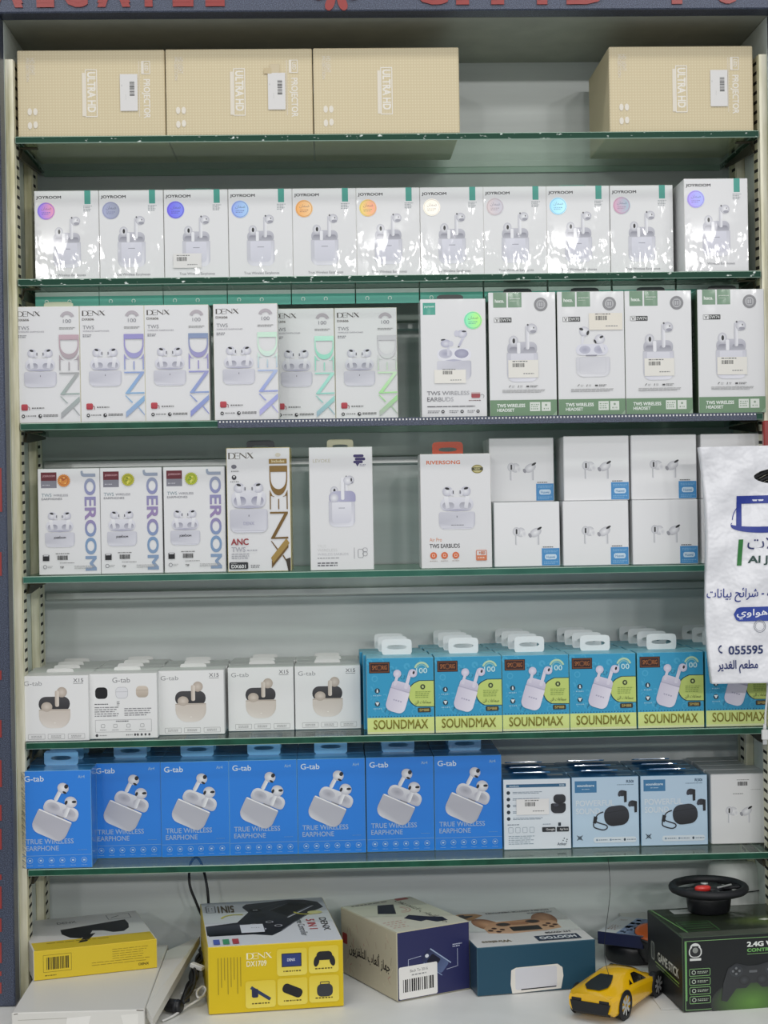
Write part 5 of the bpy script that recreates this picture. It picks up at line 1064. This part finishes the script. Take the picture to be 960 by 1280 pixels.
# --- slip of paper
P = [on(815, 1247, CT), on(826, 1236, CT), on(850, 1261, CT), on(827, 1263, CT)]; P[2] = P[2]+(P[3]-P[2])*.12
V = [Vector((p.x, p.y, CT+.0003)) for p in P]; V += [v+Vector((0, 0, .0004)) for v in V]
o = link('paper_slip', newmesh('paper_slip', V, [[3, 2, 1, 0], [4, 5, 6, 7], [0, 1, 5, 4], [1, 2, 6, 5], [2, 3, 7, 6], [3, 0, 4, 7]], ['white_plastic'])); tag(o, 'slip of white paper on the counter between car and controller box', 'paper')
# ================================================================== yellow toy car
car = bpy.data.objects.new('toy_car', None); COL.objects.link(car); tag(car, 'yellow toy sports car with black engine cover on the counter', 'toy car')
HD = math.radians(-34); ax = (on(782, 1277, CT)+on(722, 1261, CT))/2; car.scale = (1.13, 1.36, 1.32)
car.location = (ax.x-math.sin(-HD)*.030, ax.y-math.cos(HD)*.030, CT+EPS); car.rotation_euler = (0, 0, HD)
CL, CW = .116, .0285      # length, half width; +y forward
st = [  # y, half width low, half width shoulder, z low, z shoulder, half width roof, z roof
    (0, .0235, .0240, .0095, .0215, .019, .0232), (.006, .0262, .0272, .0055, .0225, .0195, .0255), (.022, .0275, .0282, .0045, .0232, .0185, .0285), (.040, .0272, .0276, .0040, .0226, .0168, .0325),
    (.054, .0262, .0266, .0036, .0218, .0160, .0338), (.066, .0258, .0262, .0036, .0208, .0158, .0322), (.082, .0262, .0268, .0038, .0195, .0170, .0245), (.098, .0262, .0266, .0042, .0172, .0180, .0195), (.110, .0235, .0235, .0052, .0130, .0160, .0140), (.116, .0180, .0180, .0075, .0100, .012, .0105)]
V, Fc = [], []
for (y, wl, ws, zl, zs, wr, zr) in st:
    V += [(-wl*.9, y, zl), (-wl, y, zl+.003), (-ws, y, zs-.002), (-ws*.93, y, zs+.0012), (-wr, y, zr-.0015), (-wr*.8, y, zr), (0, y, zr+.0006), (wr*.8, y, zr), (wr, y, zr-.0015), (ws*.93, y, zs+.0012), (ws, y, zs-.002), (wl, y, zl+.003), (wl*.9, y, zl)]
n = 13
for i in range(len(st)-1):
    for k_ in range(n): Fc.append([i*n+k_, i*n+(k_+1) % n, (i+1)*n+(k_+1) % n, (i+1)*n+k_])
Fc += [list(range(n)), [(len(st)-1)*n+k_ for k_ in range(n)][::-1]]
me = newmesh('car_body', V, Fc, ['gloss_plastic'], cols=[lin('f2bd0c')]*len(Fc), smooth=True); o = link('car_body', me, car)
md = o.modifiers.new('bevel', 'BEVEL'); md.width = .0012; md.segments = 2; md.limit_method = 'ANGLE'; md.angle_limit = math.radians(28)
def surf(y, f):        # point on the top skin at length y, f = -1..1 across
    for A, B in zip(st, st[1:]):
        if A[0] <= y <= B[0]: t = (y-A[0])/(B[0]-A[0]); break
    wr = A[5]*(1-t)+B[5]*t; zr = A[6]*(1-t)+B[6]*t; return Vector((f*wr, y, zr+.0006))
def skin(name, rows, col, off=.0005, material='plastic'):
    V, Fc = [], []
    for (y, f0, f1) in rows:
        for j in range(5): f = f0+(f1-f0)*j/4; q = surf(y, f*.8); V.append((q.x, q.y, q.z+off))
    for i in range(len(rows)-1):
        for j in range(4): Fc.append([i*5+j, i*5+j+1, (i+1)*5+j+1, (i+1)*5+j])
    link(name, newmesh(name, V, Fc, [material], cols=[lin(col)]*len(Fc), smooth=True), car)
skin('engine_cover', [(.006, -.45, .45), (.013, -.85, .85), (.022, -.8, .8), (.031, -.62, .62), (.035, -.5, .5)], '17171a', .0009)
skin('windscreen', [(.068, -.85, .85), (.074, -.95, .95), (.081, -1, 1)], '2a2118', .0008, 'gloss_plastic')
for s in (-1, 1):
    def pane(pts, name):
        Vv = []
        for (y, f) in pts:
            for A, B in zip(st, st[1:]):
                if A[0] <= y <= B[0]: t = (y-A[0])/(B[0]-A[0]); break
            ws = (A[2]*(1-t)+B[2]*t)*.93; zs = A[4]*(1-t)+B[4]*t+.0012; wr = A[5]*(1-t)+B[5]*t; zr = A[6]*(1-t)+B[6]*t-.0015
            Vv.append((s*(ws*(1-f)+wr*f+.0006), y, zs*(1-f)+zr*f+.0003))
        link(name, newmesh(name, Vv, [list(range(len(Vv)))], ['gloss_plastic'], cols=[lin('1b1712')]), car)
    pane([(.046, .15), (.062, .10), (.074, .12), (.070, .55), (.060, .9), (.052, .9)], 'side_window'); pane([(.037, .2), (.0435, .17), (.0435, .6)], 'quarter_window')
    link('tail_light', plain_box('tail_light', min(s*.010, s*.021), max(s*.010, s*.021), -.0006, .002, .0175, .0200, 'black_rubber', .0004), car)
o = link('rear_bumper', newmesh('rear_bumper', [(-.0225, -.0008, .0175), (.0225, -.0008, .0175), (.0190, -.002, .0085), (-.0190, -.002, .0085), (-.0225, .004, .0175), (.0225, .004, .0175), (.0190, .006, .0045), (-.0190, .006, .0045)],
    [[0, 1, 2, 3], [3, 2, 6, 7], [0, 3, 7, 4], [1, 5, 6, 2], [0, 4, 5, 1]], ['black_rubber']), car)
for (x, y, rr_) in ((-1, .022, .0120), (1, .022, .0120), (-1, .094, .0112), (1, .094, .0112)):
    w = bpy.data.objects.new('wheel', None); COL.objects.link(w); w.parent = car; w.location = (x*.0235, y, rr_); w.rotation_euler = (0, math.radians(90)*x, 0)
    link('tyre', lathe('tyre', [(rr_*.72, -.004), (rr_*.96, -.0042), (rr_, -.003), (rr_, .0042), (rr_*.94, .0052), (rr_*.74, .0052)], 'black_rubber', 22, cap=False), w)
    link('arch', lathe('arch', [(rr_*1.0, .0035), (rr_*1.13, .0042), (rr_*1.13, .0047), (rr_*.98, .0047)], 'black_rubber', 22, cap=False), w)
    V, Fc = [], []
    for q in range(8):
        a0 = 2*math.pi*q/8; ux, uy = math.cos(a0), math.sin(a0); nx, ny = -uy, ux; i = len(V)
        for (rad, hw_) in ((.0015, .0012), (rr_*.74, .0014)): V += [(ux*rad+nx*hw_, uy*rad+ny*hw_, .0049), (ux*rad-nx*hw_, uy*rad-ny*hw_, .0049)]
        Fc.append([i, i+1, i+3, i+2])
    link('rim_spokes', newmesh('rim_spokes', V, Fc, ['aluminium']), w); link('rim_dish', lathe('rim_dish', [(rr_*.73, .0030), (.001, .0034)], 'plastic', 20, '2a2b2e'), w)
# thread hanging from the shelf edge to the car
a = at(760, 1068, -.001); q = Vector(car.location)+Matrix.Rotation(HD, 3, 'Z') @ Vector((.005, .044, .0408))
o = link('thread', tube('thread', [(a.x, -.0022, SH[5]-.003), (a.x+.001, -.006, -.49), (q.x-.002, q.y*.8, -.535), q], .00035, 'black_rubber', 5, 6)); tag(o, 'thin dark thread hanging from the lowest shelf to the toy car', 'thread')
# ================================================================== cables between the mailer and the yellow box
def cable(name, pts, rad, material, label, cat='cable', group=None, col=None):
    o = link(name, tube(name, pts, rad, material, 8, 6, col=col)); tag(o, label, cat, group); return o
def cw(px, py, z): p = on(px, py, CT+z); return (p.x, p.y, CT+z)
yb = .14
lp = [at(262, 1185, yb), at(258, 1160, yb), at(246, 1130, yb), at(237, 1105, yb), at(238, 1080, yb+.01), at(246, 1072, yb+.02), at(253, 1083, yb+.01), at(259, 1110, yb), at(261, 1140, yb), at(261, 1170, yb), at(259, 1190, yb)]
lp = [(p.x, p.y, max(p.z, CT+.004)) for p in lp]
cable('black_cable', lp, .0018, 'black_rubber', 'black cable looping up behind the yellow game box', group='black cables')
rnd = random.Random(21)
c0 = on(240, 1222, CT)
for j in range(7):
    pts = []
    for q in range(7):
        t = q/6; z_ = .003+.0040*j+rnd.uniform(0, .0003); p = on(231+23*t, 1252-66*t, CT+z_); pts.append((p.x+rnd.uniform(-.005, .005), p.y+rnd.uniform(-.008, .008), CT+z_))
    cable('black_cable', pts, .0018, 'black_rubber', 'black cable of the tangled heap beside the white mailer', group='tangled black cables')
o = link('cable_plug', plain_box('cable_plug', -.004, .004, -.009, .009, 0, .006, 'white_plastic', .001)); o.location = cw(246, 1211, .026); o.rotation_euler = (.2, 0, 1.1); tag(o, 'pale grey plug lying on the tangled black cables', 'plug')
cable('white_cable', [cw(203, 1276, .002), cw(216, 1270, .002), cw(234, 1258, .004), cw(250, 1248, .009), cw(257, 1238, .014), cw(253, 1233, .018), cw(246, 1240, .016), cw(248, 1247, .012), cw(256, 1243, .010), cw(252, 1235, .009), cw(238, 1240, .006), cw(226, 1242, .004)], .0014, 'white_plastic', 'white cable curled in front of the tangled black cables')
root = bpy.data.objects.new('black_adapter', None); COL.objects.link(root); p = on(217, 1266, CT); root.location = (p.x, p.y, CT+.0085); root.rotation_euler = (0, math.radians(90), math.radians(-28)); tag(root, 'small black cylindrical adapter beside the white mailer', 'adapter')
link('adapter_body', lathe('adapter_body', [(.0065, -.011), (.008, -.009), (.008, .009), (.0065, .011)], 'plastic', 18, '1b1c20'), root); link('collar', lathe('collar', [(.0082, .004), (.0084, .0045), (.0084, .0062), (.0082, .0067)], 'plastic', 18, '2c2d32'), root)
# ================================================================== plastic carrier bag hanging at the right
BY = -.075
A0 = at(877, 559, BY); BW = .205; BH = (at(885, 560, BY).z-at(893, 856, BY).z)
bag = bpy.data.objects.new('plastic_bag', None); COL.objects.link(bag); bag.location = (A0.x, BY, A0.z-BH); bag.rotation_euler = (0, math.radians(-.6), 0)
tag(bag, 'white plastic carrier bag with blue phone logo hanging at the right', 'bag')
def bag_y(x, z):
    return (.0030*math.sin(21*x+9*z)+.0022*math.sin(60*x-31*z+1)+.0015*math.sin(47*z+15*x)+.0010*math.sin(130*x+70*z)+.0016*math.sin(95*z-60*x))*min(1, .35+2.2*z)
def bag_pt(u, v, off=0.0):      # u across 0..1, v down 0..1 in bag units
    x = (u*BW)+.0095*v*(1-2*u)+.004*math.sin(6*v)*(1-u); z = BH*(1-v); bulge = .007*math.sin(math.pi*min(max(u, 0), 1))*(.4+.6*v)
    return (x, -bulge-bag_y(x, z)-off, z)
NU, NV = 96, 130; HU, HV, HRU, HRV = .52, .130, .215, .036
V, Fc = [], []
def vid(s, i, j): return s*(NU+1)*(NV+1)+j*(NU+1)+i
def hole(i, j): return ((i+.5)/NU-HU)**2/HRU**2+((j+.5)/NV-HV)**2/HRV**2 < 1
for side in (0, 1):
    for j in range(NV+1):
        for i in range(NU+1):
            u, v = i/NU, j/NV; near = [hole(i+a, j+b_) for a in (-1, 0) for b_ in (-1, 0)]
            if any(near) and not all(near):      # rim of the handle hole follows a clean oval
                q = 1/math.sqrt(((u-HU)/HRU)**2+((v-HV)/HRV)**2); u, v = HU+(u-HU)*q, HV+(v-HV)*q
            x, y, z = bag_pt(u, v); V.append((x, y if side == 0 else .010-.35*y, z))
for j in range(NV):
    for i in range(NU):
        if hole(i, j): continue
        for s in (0, 1):
            q = [vid(s, i, j), vid(s, i+1, j), vid(s, i+1, j+1), vid(s, i, j+1)]; Fc.append(q if s == 0 else q[::-1])
for j in range(NV): Fc += [[vid(0, 0, j), vid(0, 0, j+1), vid(1, 0, j+1), vid(1, 0, j)], [vid(0, NU, j+1), vid(0, NU, j), vid(1, NU, j), vid(1, NU, j+1)]]
for i in range(NU): Fc.append([vid(0, i, NV), vid(0, i+1, NV), vid(1, i+1, NV), vid(1, i, NV)])
m, nt, b = mat('bag_film', 'eeeef2', rough=.36, spec=.5); bump(nt, b, 30, .7, .009)
b.inputs['Subsurface Weight'].default_value = 0
link('bag_film', newmesh('bag_film', V, Fc, ['bag_film'], smooth=True), bag)
bu = lambda px: (px-877)/211.0
class BagInk(Ink): pass
k = BagInk(1, 1, lambda u, v, l: bag_pt(u, v, .0006+l), 'carton')
def bx_(px, py): return ((px-(877+.060*(py-559)))/211.0, (py-559)/300.0)
def brect(px0, py0, px1, py1, col, nu=8, nv=4, fn=None):
    P, Fa = [], []
    for j in range(nv+1):
        for i in range(nu+1):
            q = (px0+(px1-px0)*i/nu, py0+(py1-py0)*j/nv); q = fn(*q) if fn else q; P.append(bx_(*q))
    for j in range(nv):
        for i in range(nu): Fa.append([j*(nu+1)+i, j*(nu+1)+i+1, (j+1)*(nu+1)+i+1, (j+1)*(nu+1)+i])
    k.raw(P, Fa, col)
blue = '2a3c94'
k.part('phone_logo'); brect(921, 622, 1012, 632, blue, 14, 2); brect(921, 632, 928, 664, blue, 2, 6); brect(1004, 632, 1012, 700, blue, 2, 8); brect(942, 627, 957, 629, 'dfe2ee', 2, 1)
P = []; Fa = []
for i in range(31):
    t = math.radians(-150+240*i/30+360*0); a0 = 180+(-230)*i/30; t = math.radians(a0)
    w_ = .6+5.6*math.sin(math.pi*i/30)
    cx_, cy_ = 968+53*math.cos(t), 655-18*math.sin(t)-.16*53*math.cos(t); P += [bx_(cx_, cy_-w_/2), bx_(cx_, cy_+w_/2)]
# sweep drawn along the lower side
P = []
for i in range(31):
    t = math.radians(195-225*i/30); w_ = .8+7*math.sin(math.pi*min(1, i/26))
    cx_, cy_ = 968+54*math.cos(t), 656-16*math.sin(math.radians(180-225*i/30+180))*0+14*math.sin(math.pi*i/30)-.14*54*math.cos(t)*0-10*(i/30); P += [bx_(cx_, cy_-w_/2), bx_(cx_, cy_+w_/2)]
k.raw(P, [[2*i, 2*i+1, 2*i+3, 2*i+2] for i in range(30)], blue)
P = []
for i in range(13):
    t = i/12; P += [bx_(915.5+9*t**2, 652-19*t), bx_(916.6+9*t**2, 652-19*t)]
k.raw(P, [[2*i, 2*i+1, 2*i+3, 2*i+2] for i in range(12)], blue)
k.part('green_bar'); brect(925, 677, 931, 710, '2f7a3a', 2, 6)
def btext(s, px0, py0, px1, py1, col, bold=0.0, ar=False):
    vs_, fs = glyphs(arabic(s) if ar else s, bold, 0, 4); k.part(k.name, None, k.name == 'lettering'); k.stack([bx_(px0+x*(px1-px0), py1-y*(py1-py0)) for x, y in vs_], fs, col, bold)
k.part('lettering'); btext('جوالات', 937, 672, 1004, 695, '30386a', 0, True); btext('Al J', 939, 698, 964, 710, '2a4a44', .03)
btext('ة - شرائح بيانات', 889, 738, 972, 756, '2f3f8c', .01, True); btext('055595', 918, 811, 964, 822, '2a3868', .025); btext('مطعم الغدير', 903, 829, 957, 846, '2f3a70', .02, True)
k.part('blue_pill')
def pillf(px, py):
    yc = 771.5; hh = 9; d = max(0, 934-px, px-1008); q = math.sqrt(max(0, 1-(d/9.0)**2)); return (px, yc+(py-yc)*q)
brect(925, 762.5, 1017, 780.5, '3048a0', 26, 4, pillf); k.part('blue_pill/pill_lettering'); btext('هواوي', 929, 765, 969, 778, 'eef0f6', .015, True)
k.part('stamp'); k.tf()
pc = bx_(959, 787)
for (r0, r1) in ((.034, .037), (.026, .028)):
    P = []
    for i in range(25): t = 2*math.pi*i/24; P += [(pc[0]+r0*math.cos(t), pc[1]+r0*.72*math.sin(t)), (pc[0]+r1*math.cos(t), pc[1]+r1*.72*math.sin(t))]
    k.raw(P, [[2*i, 2*i+1, 2*i+3, 2*i+2] for i in range(24)], '7a7e88')
k.part('handset_icon'); P = []
for i in range(13): t = math.radians(150-170*i/12-60+180); w_ = 1.0+1.2*abs(math.cos(math.pi*i/12)); P += [bx_(910+5*math.cos(t), 815-5.5*math.sin(t)), bx_(910+(5-w_)*math.cos(t), 815-(5.5-w_)*math.sin(t))]
k.raw(P, [[2*i, 2*i+1, 2*i+3, 2*i+2] for i in range(12)], '2a3868')
for n, me in k.meshes():
    if '/' in n:
        par = [o for o in bag.children if o.name.split('.')[0] == n.split('/')[0]][0]; link(n.split('/')[-1], me, par)
    else: link(n, me, bag)
# hook that carries the bag
hp = Vector(bag.location)+Vector((HU*BW, 0, BH*(1-HV+HRV*.55)))
hook = link('wall_hook', tube('wall_hook', [(hp.x, -.031, hp.z+.012), (hp.x, -.05, hp.z+.010), (hp.x, -.078, hp.z+.002), (hp.x, -.094, hp.z+.004), (hp.x, -.098, hp.z+.014)], .0028, 'aluminium', 10, 6)); tag(hook, 'metal hook on the right pillar carrying the plastic bag', 'hook')
# coiled black and white cables seen through the handle hole
hc = Vector(bag.location)+Vector((HU*BW, 0, BH*(1-HV)))
for j in range(4):
    cable('coiled_cable', [(hc.x+(.062-.004*j)*math.sin(t)*1.0, -.059+.0015*math.sin(3*t+j), hc.z-.052+.0065*(1.2-j)+(.055)*math.cos(t)) for t in [-1.5+3.0*i/12 for i in range(13)]], .0031, 'black_rubber' if j < 3 else 'white_plastic',
          ('lowest black coiled cable seen through the bag handle', 'middle black coiled cable seen through the bag handle', 'topmost black coiled cable seen through the bag handle', 'white cable seen through the bag handle')[j], group='cables behind the bag handle')
# white charging cable with plug hanging below the bag
root = bpy.data.objects.new('charging_cable', None); COL.objects.link(root); p = at(956, 915, -.052); root.location = (p.x, -.052, p.z); tag(root, 'white charging cable with plug hanging below the plastic bag', 'cable')
link('wire', tube('wire', [(.001, 0, .004), (.001, 0, .02), (.004, 0, .05), (.006, .002, .09), (.004, .004, .14), (.005, .004, .2)], .0013, 'white_plastic', 8, 6), root)
v, f, ns = bevbox(.0082, .0125, .0045, .0012, 2, -.0095); link('plug', newmesh('plug', v, f, ['white_plastic']), root)
link('strain_relief', lathe('strain_relief', [(.0024, .003), (.0018, .010)], 'white_plastic', 12), root); v, f, ns = bevbox(.0055, .006, .0015, .0004, 1, -.0155); link('contact', newmesh('contact', v, f, ['aluminium']), root)
# red packet peeping out at the right edge above the bag
p = at(962, 546, -.036); o = link('red_packet', newmesh('red_packet', *(lambda q: (q[0], q[1]))(bevbox(.017, .05, .009, .0015)), ['red_acrylic'])); o.location = (p.x, -.0365, p.z-.03); tag(o, 'red packet hanging at the right pillar above the plastic bag', 'packet')
